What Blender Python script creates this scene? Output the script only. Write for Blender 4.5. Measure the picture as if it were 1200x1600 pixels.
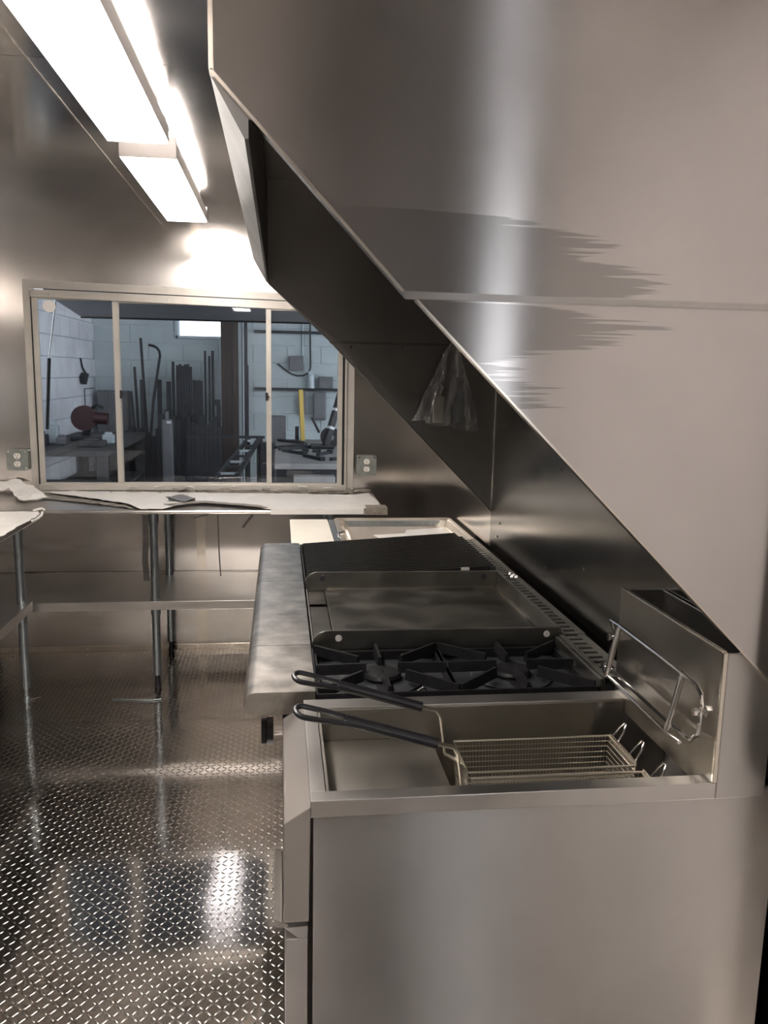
import bpy, bmesh, math, random
from mathutils import Vector, Matrix, noise
for o in list(bpy.data.objects): bpy.data.objects.remove(o)
SC = bpy.context.scene
COL = SC.collection
rnd = random.Random(7)
# ---------------------------------------------------------------- camera
cam = bpy.data.cameras.new('camera'); camo = bpy.data.objects.new('camera', cam); COL.objects.link(camo)
ya, pi_, ro = (math.radians(a) for a in (7.267, 9.535, 1.104))
fw = Vector((math.sin(ya)*math.cos(pi_), math.cos(ya)*math.cos(pi_), -math.sin(pi_)))
rt = Vector((math.cos(ya), -math.sin(ya), 0)); up = rt.cross(fw)
r2 = math.cos(ro)*rt + math.sin(ro)*up; u2 = -math.sin(ro)*rt + math.cos(ro)*up
M = Matrix((r2, u2, -fw)).transposed().to_4x4(); M.translation = Vector((0, 0, 1.65)); camo.matrix_world = M
cam.sensor_fit = 'HORIZONTAL'; cam.sensor_width = 36; cam.lens = 36*1286.549/1200; cam.clip_start = .02
SC.camera = camo
# ---------------------------------------------------------------- world, exposure
LIGHT_POWER = 15.0       # fluorescent lens radiance
w = bpy.data.worlds.new('world'); SC.world = w; w.use_nodes = True
bg = w.node_tree.nodes['Background']; bg.inputs[0].default_value = (.93, .96, 1.0, 1); bg.inputs[1].default_value = 2.4
SC.view_settings.view_transform = 'Standard'; SC.view_settings.look = 'None'
SC.view_settings.exposure = 1.3; SC.view_settings.gamma = 1.0; SC.view_settings.use_curve_mapping = False
SC.cycles.max_bounces = 10; SC.cycles.glossy_bounces = 6; SC.cycles.transparent_max_bounces = 12
SC.cycles.sample_clamp_indirect = 6.0
SC.cycles.use_denoising = True
# ---------------------------------------------------------------- materials
MATS = {}
def new_mat(name):
    m = bpy.data.materials.new(name); m.use_nodes = True; MATS[name] = m
    nt = m.node_tree; return m, nt, nt.nodes['Principled BSDF']
def N(nt, t, **k):
    n = nt.nodes.new(t)
    for a, b in k.items(): setattr(n, a, b)
    return n
def L(nt, a, b): nt.links.new(a, b)
def plain(name, col, rough=.5, metal=0.0, spec=.5, var=.0, vscale=8.0, bump=0.0, bscale=60):
    m, nt, p = new_mat(name)
    p.inputs['Base Color'].default_value = (*col, 1); p.inputs['Roughness'].default_value = rough
    p.inputs['Metallic'].default_value = metal; p.inputs['Specular IOR Level'].default_value = spec
    if var or bump:
        g = N(nt, 'ShaderNodeNewGeometry')
        no = N(nt, 'ShaderNodeTexNoise'); no.inputs['Scale'].default_value = vscale; no.inputs['Detail'].default_value = 5
        L(nt, g.outputs['Position'], no.inputs['Vector'])
        if var:
            r = N(nt, 'ShaderNodeMapRange'); r.inputs[1].default_value = .3; r.inputs[2].default_value = .7
            r.inputs[3].default_value = 1-var; r.inputs[4].default_value = 1+var*.6
            L(nt, no.outputs[0], r.inputs[0])
            mx = N(nt, 'ShaderNodeMix', data_type='RGBA', blend_type='MULTIPLY'); mx.inputs[0].default_value = 1
            mx.inputs[6].default_value = (*col, 1); L(nt, r.outputs[0], mx.inputs[7]); L(nt, mx.outputs[2], p.inputs['Base Color'])
        if bump:
            n2 = N(nt, 'ShaderNodeTexNoise'); n2.inputs['Scale'].default_value = bscale; L(nt, g.outputs['Position'], n2.inputs['Vector'])
            b = N(nt, 'ShaderNodeBump'); b.inputs['Strength'].default_value = bump; b.inputs['Distance'].default_value = .004
            L(nt, n2.outputs[0], b.inputs['Height']); L(nt, b.outputs[0], p.inputs['Normal'])
    return m
def steel(name, col=(.60, .57, .54), rough=.30, aniso=.0, tangent=None, grain=None, var=.12, vscale=3.0, rvar=.08, wav=0.0, wscale=2.0):
    """brushed sheet metal; grain = scale vector of the brushing lines, wav = slow buckling of the sheet"""
    m, nt, p = new_mat(name)
    p.inputs['Metallic'].default_value = 1; p.inputs['Anisotropic'].default_value = aniso
    g = N(nt, 'ShaderNodeNewGeometry'); pos = g.outputs['Position']
    n1 = N(nt, 'ShaderNodeTexNoise'); n1.inputs['Scale'].default_value = vscale; n1.inputs['Detail'].default_value = 4; L(nt, pos, n1.inputs['Vector'])
    r = N(nt, 'ShaderNodeMapRange'); r.inputs[1].default_value = .3; r.inputs[2].default_value = .7; r.inputs[3].default_value = 1-var; r.inputs[4].default_value = 1+var*.4
    L(nt, n1.outputs[0], r.inputs[0])
    mx = N(nt, 'ShaderNodeMix', data_type='RGBA', blend_type='MULTIPLY'); mx.inputs[0].default_value = 1; mx.inputs[6].default_value = (*col, 1)
    L(nt, r.outputs[0], mx.inputs[7]); L(nt, mx.outputs[2], p.inputs['Base Color'])
    rr = N(nt, 'ShaderNodeMapRange'); rr.inputs[1].default_value = .3; rr.inputs[2].default_value = .7
    rr.inputs[3].default_value = max(.03, rough-rvar); rr.inputs[4].default_value = rough+rvar
    L(nt, n1.outputs[0], rr.inputs[0]); L(nt, rr.outputs[0], p.inputs['Roughness'])
    if tangent:
        tangent = [a+d for a, d in zip(tangent, (.021, .034, .027))]     # a little off axis, so that it is never parallel to a normal
        c = N(nt, 'ShaderNodeCombineXYZ')
        for i in range(3): c.inputs[i].default_value = tangent[i]
        L(nt, c.outputs[0], p.inputs['Tangent'])
    last = None
    if grain:
        mp = N(nt, 'ShaderNodeMapping'); mp.inputs['Scale'].default_value = grain; L(nt, pos, mp.inputs['Vector'])
        n2 = N(nt, 'ShaderNodeTexNoise'); n2.inputs['Scale'].default_value = 1; n2.inputs['Detail'].default_value = 2; L(nt, mp.outputs[0], n2.inputs['Vector'])
        b = N(nt, 'ShaderNodeBump'); b.inputs['Strength'].default_value = .06; b.inputs['Distance'].default_value = .001
        L(nt, n2.outputs[0], b.inputs['Height']); last = b
    if wav:
        n3 = N(nt, 'ShaderNodeTexNoise'); n3.inputs['Scale'].default_value = wscale; n3.inputs['Detail'].default_value = 0; L(nt, pos, n3.inputs['Vector'])
        b2 = N(nt, 'ShaderNodeBump'); b2.inputs['Strength'].default_value = 1; b2.inputs['Distance'].default_value = wav
        L(nt, n3.outputs[0], b2.inputs['Height'])
        if last: L(nt, last.outputs[0], b2.inputs['Normal'])
        last = b2
    if last: L(nt, last.outputs[0], p.inputs['Normal'])
    m['mix'] = mx.name; m['rr'] = rr.name
    return m
WALL = steel('wall_steel', (.66, .63, .60), .17, .75, (1, 0, 0), None, .06, 2.0, .02, .004, 1.6)
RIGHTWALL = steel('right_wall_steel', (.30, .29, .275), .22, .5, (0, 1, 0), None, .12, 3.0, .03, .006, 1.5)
CEIL = steel('ceiling_steel', (.66, .64, .63), .17, 0, None, None, .06, 2.0, .03, .003, 1.2)
FLOOR = steel('tread_plate', (.64, .605, .57), .10, 0, None, None, .12, 4.0, .02, .0015, 5.0)
LUG = steel('tread_lug', (.66, .635, .60), .16, 0, None, None, .06, 4.0, .01)
EQUIP = steel('brushed_steel', (.61, .585, .56), .33, .4, (0, 1, 0), (30, 6, 900), .08, 5.0, .04)
LEDGE = steel('worn_steel', (.58, .55, .505), .34, .5, (1, 0, 0), None, .42, 16.0, .05)
PANEL = steel('side_panel_steel', (.60, .575, .56), .40, .95, (0, 0, 1), (3, 30, 700), .10, 5.0, .04)
TANK = steel('tank_steel', (.34, .32, .285), .34, .3, (0, 0, 1), None, .12, 6.0, .05)
GALV = steel('galvanized_steel', (.44, .49, .52), .34, 0, None, None, .14, 40.0, .05)
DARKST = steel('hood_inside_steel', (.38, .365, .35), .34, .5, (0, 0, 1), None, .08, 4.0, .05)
GRIDDLE = steel('griddle_plate', (.16, .152, .135), .42, 0, None, None, .35, 9.0, .08)
SPLASH = steel('griddle_splash_steel', (.23, .22, .20), .38, .3, (1, 0, 0), None, .2, 10.0, .08)
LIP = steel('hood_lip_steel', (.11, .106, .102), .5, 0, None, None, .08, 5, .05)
CHROME = steel('chrome', (.86, .84, .82), .14, 0, None, None, .03, 5, .02)
WIRE = steel('basket_wire', (.68, .64, .56), .32, 0, None, None, .05, 5, .03)
RAIL = steel('vent_rail_steel', (.26, .25, .225), .40, 0, None, None, .2, 14, .08)
PANR = steel('satin_pan_steel', (.80, .74, .66), .38, 0, None, None, .06, 8, .03)
PAN = steel('pan_steel', (.70, .64, .56), .22, 0, None, None, .06, 8, .03)
ALU = plain('window_aluminium', (.60, .57, .52), .42, .7, .5, .08, 10)
IRON = plain('cast_iron', (.009, .009, .010), .42, 0, .3, .3, 30, .25, 180)
GRATEM = plain('grate_iron', (.016, .015, .014), .38, .3, .5, .35, 20)
BLACK = plain('black_plastic', (.012, .012, .014), .35)
BLACKP = plain('added_dark_hatch', (.03, .03, .033), .25)
RUBBER = plain('black_vinyl', (.010, .010, .012), .30, 0, .5, .1, 20)
DARK = plain('dark_void', (.006, .006, .006), .8)
WHITEPL = plain('white_board', (.80, .76, .66), .40, 0, .5, .03, 6)
FILM = plain('white_film', (.78, .76, .72), .32, 0, .5, .06, 9, .15, 22)
FILMDK = plain('film_underside', (.22, .20, .17), .5, 0, .4, .35, 30, .3, 40)
FILMGR = plain('film_residue', (.24, .21, .175), .45, 0, .5, .3, 45, .5, 60)
TAPE = plain('dark_film_strip', (.05, .045, .04), .5, 0, .4, .3, 30)
LENSH = plain('fixture_paint', (.52, .49, .47), .40, 0, .5)
OUTLETW = plain('receptacle_ivory', (.78, .75, .68), .35)
OUTLETG = plain('outlet_box_zinc', (.30, .32, .30), .45, .75, .5, .15, 40)
WHITED = plain('white_disc', (.85, .82, .78), .45)
BLOCK = plain('painted_block', (.52, .575, .59), .85, 0, .2, .12, 3.0, .25, 40)
BLOCKW = plain('white_painted_block', (.80, .80, .84), .85, 0, .2, .14, 3.0, .25, 40)
MORTAR = plain('mortar', (.50, .55, .57), .9, 0, .1)
CONC = plain('shop_concrete', (.22, .22, .22), .8, 0, .2, .2, 3)
STEELDK = plain('mill_scale_steel', (.035, .037, .042), .55, .4, .4, .3, 14)
RUST = plain('primer_brown_steel', (.060, .045, .040), .6, .2, .3, .25, 8)
BENCHM = plain('dark_bench_wood', (.06, .06, .062), .7, 0, .3, .3, 9)
TABLEM = plain('plywood_grey', (.34, .33, .32), .75, 0, .2, .15, 7)
YELLOW = plain('yellow_paint', (.55, .38, .06), .5)
RED = plain('dark_red_paint', (.045, .014, .016), .5, 0, .4, .2, 10)
GREYBOX = plain('grey_enamel', (.17, .17, .18), .6, 0, .3, .1, 10)
PIPEGR = plain('conduit_grey', (.45, .50, .53), .5, .3)
WHITEW = plain('white_reflector_board', (.80, .775, .755), .35)
STRIPEW = plain('white_tape', (.70, .70, .70), .6)
AWN = plain('awning_aluminium', (.30, .30, .32), .45, .5, .4, .1, 6)
def emission(name, col, s):
    m, nt, p = new_mat(name); p.inputs['Base Color'].default_value = (.8, .8, .8, 1)
    p.inputs['Emission Color'].default_value = (*col, 1); p.inputs['Emission Strength'].default_value = s; return m
LENS = emission('lit_lens', (1.0, .925, .865), LIGHT_POWER)
def glass(name, tint):
    m, nt, p = new_mat(name); nt.nodes.remove(p); out = nt.nodes['Material Output']
    t = N(nt, 'ShaderNodeBsdfTransparent'); t.inputs[0].default_value = (*tint, 1)
    g = N(nt, 'ShaderNodeBsdfGlossy'); g.inputs['Roughness'].default_value = .02; g.inputs[0].default_value = (.9, .92, 1, 1)
    f = N(nt, 'ShaderNodeFresnel'); f.inputs[0].default_value = 1.5
    mx = N(nt, 'ShaderNodeMixShader'); L(nt, f.outputs[0], mx.inputs[0]); L(nt, t.outputs[0], mx.inputs[1]); L(nt, g.outputs[0], mx.inputs[2]); L(nt, mx.outputs[0], out.inputs[0])
    return m
GLASS = glass('tinted_glass', (.72, .745, .77)); CLEAR = glass('clear_glass', (.95, .95, .95))
def plastic_film():
    m, nt, p = new_mat('clear_polybag'); nt.nodes.remove(p); out = nt.nodes['Material Output']
    t = N(nt, 'ShaderNodeBsdfTransparent'); t.inputs[0].default_value = (.92, .92, .92, 1)
    g = N(nt, 'ShaderNodeBsdfGlossy'); g.inputs['Roughness'].default_value = .15
    d = N(nt, 'ShaderNodeBsdfDiffuse'); d.inputs[0].default_value = (.8, .8, .8, 1)
    lw = N(nt, 'ShaderNodeLayerWeight'); lw.inputs[0].default_value = .68
    ge = N(nt, 'ShaderNodeNewGeometry'); mp = N(nt, 'ShaderNodeMapping'); mp.inputs['Scale'].default_value = (30, 24, 7); L(nt, ge.outputs['Position'], mp.inputs[0])
    no = N(nt, 'ShaderNodeTexNoise'); no.inputs['Scale'].default_value = 1; L(nt, mp.outputs[0], no.inputs['Vector'])
    bu = N(nt, 'ShaderNodeBump'); bu.inputs['Distance'].default_value = .012; L(nt, no.outputs[0], bu.inputs['Height'])
    for q in (g, d, lw): L(nt, bu.outputs[0], q.inputs['Normal'])
    mr = N(nt, 'ShaderNodeMapRange'); mr.inputs[1].default_value = .42; mr.inputs[2].default_value = .72; mr.inputs[3].default_value = .06; mr.inputs[4].default_value = .55; L(nt, no.outputs[0], mr.inputs[0])
    m1 = N(nt, 'ShaderNodeMixShader'); L(nt, mr.outputs[0], m1.inputs[0]); L(nt, t.outputs[0], m1.inputs[1]); L(nt, d.outputs[0], m1.inputs[2])
    m2 = N(nt, 'ShaderNodeMixShader'); L(nt, lw.outputs['Facing'], m2.inputs[0]); L(nt, m1.outputs[0], m2.inputs[1]); L(nt, g.outputs[0], m2.inputs[2]); L(nt, m2.outputs[0], out.inputs[0])
    return m
POLY = plastic_film()
def smeared_panel():
    """hood end panel: brushed steel with the jagged wet wipe mark left on it"""
    m = steel('hood_end_steel', (.62, .59, .58), .24, 1.0, (0, 0, 1), (3, 30, 700), .08, 4.0, .02)
    nt = m.node_tree; p = nt.nodes['Principled BSDF']; g = N(nt, 'ShaderNodeNewGeometry')
    s = N(nt, 'ShaderNodeSeparateXYZ'); L(nt, g.outputs['Position'], s.inputs[0])
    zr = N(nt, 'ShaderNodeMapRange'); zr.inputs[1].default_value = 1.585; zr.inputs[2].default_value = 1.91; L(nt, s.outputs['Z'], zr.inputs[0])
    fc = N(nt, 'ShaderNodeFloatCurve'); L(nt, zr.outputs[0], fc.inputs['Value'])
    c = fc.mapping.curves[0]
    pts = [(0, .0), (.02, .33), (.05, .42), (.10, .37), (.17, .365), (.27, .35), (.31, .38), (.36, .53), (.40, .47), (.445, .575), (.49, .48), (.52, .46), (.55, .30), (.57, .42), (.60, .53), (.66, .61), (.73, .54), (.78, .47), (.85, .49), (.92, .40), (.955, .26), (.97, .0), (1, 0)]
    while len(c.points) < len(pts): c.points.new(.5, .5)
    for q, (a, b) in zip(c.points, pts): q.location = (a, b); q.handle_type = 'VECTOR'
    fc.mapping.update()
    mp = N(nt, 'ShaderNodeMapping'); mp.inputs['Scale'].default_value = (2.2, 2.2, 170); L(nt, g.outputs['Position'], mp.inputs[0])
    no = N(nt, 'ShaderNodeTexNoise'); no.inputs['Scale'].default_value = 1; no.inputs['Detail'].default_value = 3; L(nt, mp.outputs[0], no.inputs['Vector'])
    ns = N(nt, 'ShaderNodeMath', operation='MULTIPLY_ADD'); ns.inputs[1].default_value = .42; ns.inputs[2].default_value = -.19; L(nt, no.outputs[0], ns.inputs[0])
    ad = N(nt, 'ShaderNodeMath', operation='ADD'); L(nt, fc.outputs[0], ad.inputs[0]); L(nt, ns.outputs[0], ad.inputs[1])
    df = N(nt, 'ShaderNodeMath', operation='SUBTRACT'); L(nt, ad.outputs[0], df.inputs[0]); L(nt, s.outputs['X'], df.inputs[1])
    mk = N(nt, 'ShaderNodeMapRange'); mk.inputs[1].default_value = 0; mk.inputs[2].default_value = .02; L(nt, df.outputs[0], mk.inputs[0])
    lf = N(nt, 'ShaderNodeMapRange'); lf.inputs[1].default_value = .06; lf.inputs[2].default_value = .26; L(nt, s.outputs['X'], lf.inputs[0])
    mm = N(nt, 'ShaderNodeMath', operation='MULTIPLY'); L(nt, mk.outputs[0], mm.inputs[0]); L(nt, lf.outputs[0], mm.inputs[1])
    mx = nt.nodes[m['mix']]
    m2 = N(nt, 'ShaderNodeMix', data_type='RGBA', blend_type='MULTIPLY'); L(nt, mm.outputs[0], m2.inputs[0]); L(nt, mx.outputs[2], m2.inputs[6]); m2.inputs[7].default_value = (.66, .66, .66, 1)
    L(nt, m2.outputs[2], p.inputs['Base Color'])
    return m
HOODEND = smeared_panel()
# ---------------------------------------------------------------- mesh helpers
ORG = {}
class B:
    def __init__(s): s.bm = bmesh.new()
    def box(s, x0, x1, y0, y1, z0, z1, bev=0, seg=2):
        r = bmesh.ops.create_cube(s.bm, size=1)
        for v in r['verts']: v.co = Vector(((x0+x1)/2+v.co.x*(x1-x0), (y0+y1)/2+v.co.y*(y1-y0), (z0+z1)/2+v.co.z*(z1-z0)))
        if bev:
            es = list({e for v in r['verts'] for e in v.link_edges})
            bmesh.ops.bevel(s.bm, geom=es, offset=bev, segments=seg, affect='EDGES', profile=.5)
        return s
    def prism(s, pts, ax, a0, a1):
        """polygon pts in the plane normal to ax, extruded from a0 to a1; pts in the order of the remaining axes"""
        def mk(p, a):
            return {'x': (a, p[0], p[1]), 'y': (p[0], a, p[1]), 'z': (p[0], p[1], a)}[ax]
        v0 = [s.bm.verts.new(mk(p, a0)) for p in pts]; v1 = [s.bm.verts.new(mk(p, a1)) for p in pts]; n = len(pts)
        s.bm.faces.new(v0[::-1]); s.bm.faces.new(v1)
        for i in range(n): s.bm.faces.new((v0[i], v0[(i+1) % n], v1[(i+1) % n], v1[i]))
        return s
    def tube(s, pts, r, n=8, closed=False):
        P = [Vector(p) for p in pts]; m = len(P); rings = []; prev = None
        for i, p in enumerate(P):
            if closed: t = P[(i+1) % m]-P[i-1]
            else: t = P[min(i+1, m-1)]-P[max(i-1, 0)]
            t.normalize()
            a = prev if prev is not None else (Vector((0, 0, 1)) if abs(t.z) < .9 else Vector((1, 0, 0)))
            u = (a - t*a.dot(t)).normalized(); v = t.cross(u); prev = u
            rings.append([s.bm.verts.new(p + (u*math.cos(k*2*math.pi/n)+v*math.sin(k*2*math.pi/n))*r) for k in range(n)])
        for i in range(m if closed else m-1):
            A, C = rings[i], rings[(i+1) % m]
            for k in range(n): s.bm.faces.new((A[k], A[(k+1) % n], C[(k+1) % n], C[k]))
        if not closed: s.bm.faces.new(rings[0][::-1]); s.bm.faces.new(rings[-1])
        return s
    def cyl(s, p0, p1, r, n=16): return s.tube([p0, p1], r, n)
    def lathe(s, prof, c, n=24):
        """profile (radius, z) about the vertical through c"""
        rings = [[s.bm.verts.new((c[0]+r*math.cos(k*2*math.pi/n), c[1]+r*math.sin(k*2*math.pi/n), z)) for k in range(n)] for r, z in prof]
        for A, C in zip(rings, rings[1:]):
            for k in range(n): s.bm.faces.new((A[k], A[(k+1) % n], C[(k+1) % n], C[k]))
        s.bm.faces.new(rings[0][::-1]); s.bm.faces.new(rings[-1]); return s
    def bar(s, p0, p1, w, h, taper=1.0):
        """rectangular bar; p0, p1 on its top centre line"""
        p0, p1 = Vector(p0), Vector(p1); t = (p1-p0).normalized(); sd = t.cross(Vector((0, 0, 1))).normalized(); dn = sd.cross(t).normalized()
        if dn.z > 0: dn = -dn
        vs = []
        for p in (p0, p1):
            for a, b, f in ((-1, 0, taper), (1, 0, taper), (1, 1, 1), (-1, 1, 1)): vs.append(s.bm.verts.new(p+sd*a*w/2*f+dn*b*h))
        for f in ((0, 1, 2, 3), (7, 6, 5, 4), (0, 4, 5, 1), (1, 5, 6, 2), (2, 6, 7, 3), (3, 7, 4, 0)): s.bm.faces.new([vs[i] for i in f])
        return s
    def done(s, name, mat, parent=None, smooth=False, bev=0):
        if bev:
            bmesh.ops.bevel(s.bm, geom=list(s.bm.edges), offset=bev, segments=2, affect='EDGES', profile=.5)
        bmesh.ops.recalc_face_normals(s.bm, faces=s.bm.faces)
        if parent is not None: org = ORG[parent.name]
        else:
            xs = [v.co for v in s.bm.verts]
            org = Vector(((min(v.x for v in xs)+max(v.x for v in xs))/2, (min(v.y for v in xs)+max(v.y for v in xs))/2, min(v.z for v in xs)))
        for v in s.bm.verts: v.co -= org
        me = bpy.data.meshes.new(name); s.bm.to_mesh(me); s.bm.free(); me.materials.append(mat)
        if smooth:
            for p in me.polygons: p.use_smooth = True
            me.set_sharp_from_angle(angle=math.radians(38))
        o = bpy.data.objects.new(name, me); COL.objects.link(o)
        if parent is not None: o.parent = parent
        else: o.location = org
        ORG[o.name] = org; return o
def thing(name, loc, label, cat, group=None, kind=None):
    o = bpy.data.objects.new(name, None); COL.objects.link(o); o.location = loc; ORG[o.name] = Vector(loc); o.empty_display_size = .05
    return tag(o, label, cat, group, kind)
def tag(o, label=None, cat=None, group=None, kind=None):
    if label: o['label'] = label
    if cat: o['category'] = cat
    if group: o['group'] = group
    if kind: o['kind'] = kind
    return o
def inst(src, name, parent, loc):
    """a piece that shares src's mesh; loc is an offset from src"""
    o = bpy.data.objects.new(name, src.data); COL.objects.link(o); o.parent = parent; o.location = Vector(src.location)+Vector(loc); ORG[o.name] = ORG[src.name]; return o
S = dict(kind='structure')
ORD = ['first', 'second', 'third', 'fourth', 'fifth', 'sixth', 'seventh', 'eighth', 'ninth', 'tenth', 'eleventh', 'twelfth']
def arc(cx, cy, r, a0, a1, n=6): return [(cx+r*math.cos(math.radians(a0+(a1-a0)*i/n)), cy+r*math.sin(math.radians(a0+(a1-a0)*i/n))) for i in range(n+1)]
# ================================================================ the truck shell
D, H, XL, XR, YR = 4.835, 2.449, -1.76, .935, -2.0
WX0, WX1, WZ0, WZ1 = -1.35, .385, .99, 2.075           # window opening in the far wall
fl = tag(B().box(XL-.05, XR+.05, YR-.05, D+.06, -.06, 0).done('floor', FLOOR), 'aluminium diamond tread plate floor of the truck', 'floor', **S)
def lugs():
    vs, fs = [], []; a = .0235; Lg, wd, h = .0132, .0031, .0016
    x = XL+.02; i = 0
    while x < .09:
        y = .9; j = 0
        while y < D-.01:
            sgn = 1 if (i+j) % 2 else -1; c, s_ = math.cos(math.radians(45*sgn+2)), math.sin(math.radians(45*sgn+2)); b = len(vs)
            for (u, v, z) in ((-Lg, 0, .0002), (-Lg*.55, -wd, .0002), (Lg*.55, -wd, .0002), (Lg, 0, .0002), (Lg*.55, wd, .0002), (-Lg*.55, wd, .0002), (-Lg*.6, 0, h), (Lg*.6, 0, h)):
                vs.append((x+u*c-v*s_, y+u*s_+v*c, z))
            fs += [(b, b+1, b+6), (b+1, b+2, b+7, b+6), (b+2, b+3, b+7), (b+3, b+4, b+7), (b+4, b+5, b+6, b+7), (b+5, b, b+6)]
            y += a; j += 1
        x += a; i += 1
    me = bpy.data.meshes.new('tread_lugs'); o0 = ORG['floor']; vs = [(p[0]-o0.x, p[1]-o0.y, p[2]-o0.z) for p in vs]
    me.from_pydata(vs, [], fs); me.materials.append(LUG)
    for p in me.polygons: p.use_smooth = True
    o = bpy.data.objects.new('tread_lugs', me); COL.objects.link(o); o.parent = fl; tag(o, 'raised diamond lugs of the tread plate', kind='stuff')
lugs()
# far wall with the serving window opening
b = B(); b.box(XL, WX0, D, D+.06, 0, H); b.box(WX1, XR, D, D+.06, 0, H); b.box(WX0, WX1, D, D+.06, 0, WZ0); b.box(WX0, WX1, D, D+.06, WZ1, H)
wb = tag(b.done('wall_back', WALL), 'brushed stainless far wall around the serving window', 'wall', **S)
tag(B().box(XL-.06, XL, YR, D+.06, 0, H).done('wall_left', WALL), 'stainless left wall of the truck', 'wall', **S)
# right wall: unseen doorway added behind the camera to let daylight in
DY0, DY1, DZ = -1.50, -.70, 2.02
b = B(); b.box(XR, XR+.06, DY1, D+.06, 0, H); b.box(XR, XR+.06, YR, DY0, 0, H); b.box(XR, XR+.06, DY0, DY1, DZ, H)
wr = tag(b.done('wall_right', WALL), 'stainless right wall behind the cooking line', 'wall', **S)
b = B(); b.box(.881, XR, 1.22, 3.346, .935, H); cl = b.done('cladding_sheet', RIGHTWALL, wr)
B().box(.8825, XR, 3.3475, D, .935, H).done('cladding_sheet', WALL, wr)
for (y, z) in ((3.23, 1.00), (3.20, 1.06), (2.60, 1.02), (2.25, 1.10), (2.05, 1.30), (2.50, 1.36)):
    B().cyl((.8805, y, z), (.877, y, z), .005, 10).done('screw', CHROME, wr)
tag(B().box(XL-.06, XR+.06, YR-.06, YR, 0, H).done('wall_front', DARKST), 'unseen wall behind the viewer, made dark for the hood reflection', 'wall', **S)  # rear wall darkened so the left of the hood end reflects dark
tag(B().box(XR+.06, 7, -7, 4.9, -.35, -.30).done('floor_yard', CONC), 'unseen dark ground added outside the truck door to dim reflections', 'floor', **S)  # unseen ground, added to dim what the fryer side reflects
# unseen shut hatch added on the left wall to darken the cladding reflection
wl = thing('added_hatch', (XL, 2.0, 1.0), 'unseen dark hatch added to the left wall to darken reflections', 'window', **S)
B().box(XL, XL+.006, .55, 3.45, 1.02, 2.05).done('hatch_panel', BLACKP, wl)
B().box(XL, XL+.02, .50, .55, .97, 2.10).box(XL, XL+.02, 3.45, 3.50, .97, 2.10).box(XL, XL+.02, .55, 3.45, .97, 1.02).box(XL, XL+.02, .55, 3.45, 2.05, 2.10).done('window_frame', ALU, wl)
# unseen white board added to brighten hood reflections; dark jamb added round the doorway
B().box(XR-.006, XR, -.48, 1.19, .02, H-.01).done('white_reflector_panel', WHITEW, wr)
dr = thing('added_door', (XR, -1.1, 0), 'unseen open side doorway added behind the viewer for daylight', 'door', **S)
B().box(XR-.01, XR+.065, DY1, DY1+.05, 0, DZ+.05).box(XR-.01, XR+.065, DY0-.05, DY0, 0, DZ+.05).box(XR-.01, XR+.065, DY0, DY1, DZ, DZ+.05).done('added_jamb', GREYBOX, dr)
B().box(XR+.01, XR+.05, DY0+.005, DY1-.005, .01, .98).done('added_half_door', GREYBOX, dr)  # unseen lower leaf added to cut low daylight on the fryer side
# ceiling sheets with open seams
ce = tag(B().box(XL-.06, XR+.06, YR-.06, D+.06, H+.004, H+.05).done('ceiling', DARKST), 'shiny metal sheet ceiling', 'ceiling', **S)
for x0, x1 in ((XL, -.662), (-.659, .56), (.563, XR)):
    for y0, y1 in ((YR, -.02), (-.017, 2.414), (2.417, D)):
        B().box(x0, x1, y0, y1, H, H+.003).done('ceiling_sheet', CEIL, ce)
t = tag(B().box(-.664, -.657, YR, D, H-.0025, H).done('trim_1', PAN), 'thin bright strip along the ceiling seam', 'trim', **S)
tag(B().box(-.488, -.438, D-.0025, D, WZ1+.045, H).box(-.488, -.438, D-.0025, D, .05, WZ0-.05).done('trim_2', PAN), 'pale vertical joint strip on the far wall above and below the window', 'trim', **S)
bb = tag(B().box(XL, XR, D-.006, D, 0, .034, .002).done('baseboard_back', PAN), 'narrow metal strip along the foot of the far wall', 'baseboard', **S)
for k in range(9): B().cyl((-1.55+k*.21, D-.006, .02), (-1.55+k*.21, D-.0075, .02), .004, 8).done('screw', GALV, bb)
# ---------------------------------------------------------------- serving window
wn = thing('window_1', (-.48, D, WZ0), 'three-pane sliding serving window in an aluminium frame', 'window', **S)
yf = D-.018
def bx(*a, n='window_frame', m=ALU, p=wn, bev=.0015): return B().box(*a, bev).done(n, m, p)
B().prism([(-1.392, 2.119), (.428, 2.079), (.428, 2.04), (-1.36, 2.075)], 'y', D-.012, D).done('window_frame', ALU, wn)       # top flange
B().prism([(-1.345, 2.066), (.395, 2.034), (.395, 1.99), (-1.345, 2.026)], 'y', D-.035, D+.03).done('window_frame', ALU, wn)     # header
bx(-1.392, -1.352, D-.010, D, .955, 2.119); bx(.375, .428, D-.010, D, .955, 2.06)
bx(-1.392, .428, D-.014, D, .945, .972); bx(-1.352, .385, D-.03, D+.03, .965, .998)
bx(-1.352, -1.345, D-.02, D+.05, .99, 2.06, m=BLACK, n='weather_seal'); bx(.358, .372, D-.02, D+.05, .99, 2.03, m=BLACK, n='weather_seal')
bx(.372, .385, D-.025, D+.05, .99, 2.04)
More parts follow.
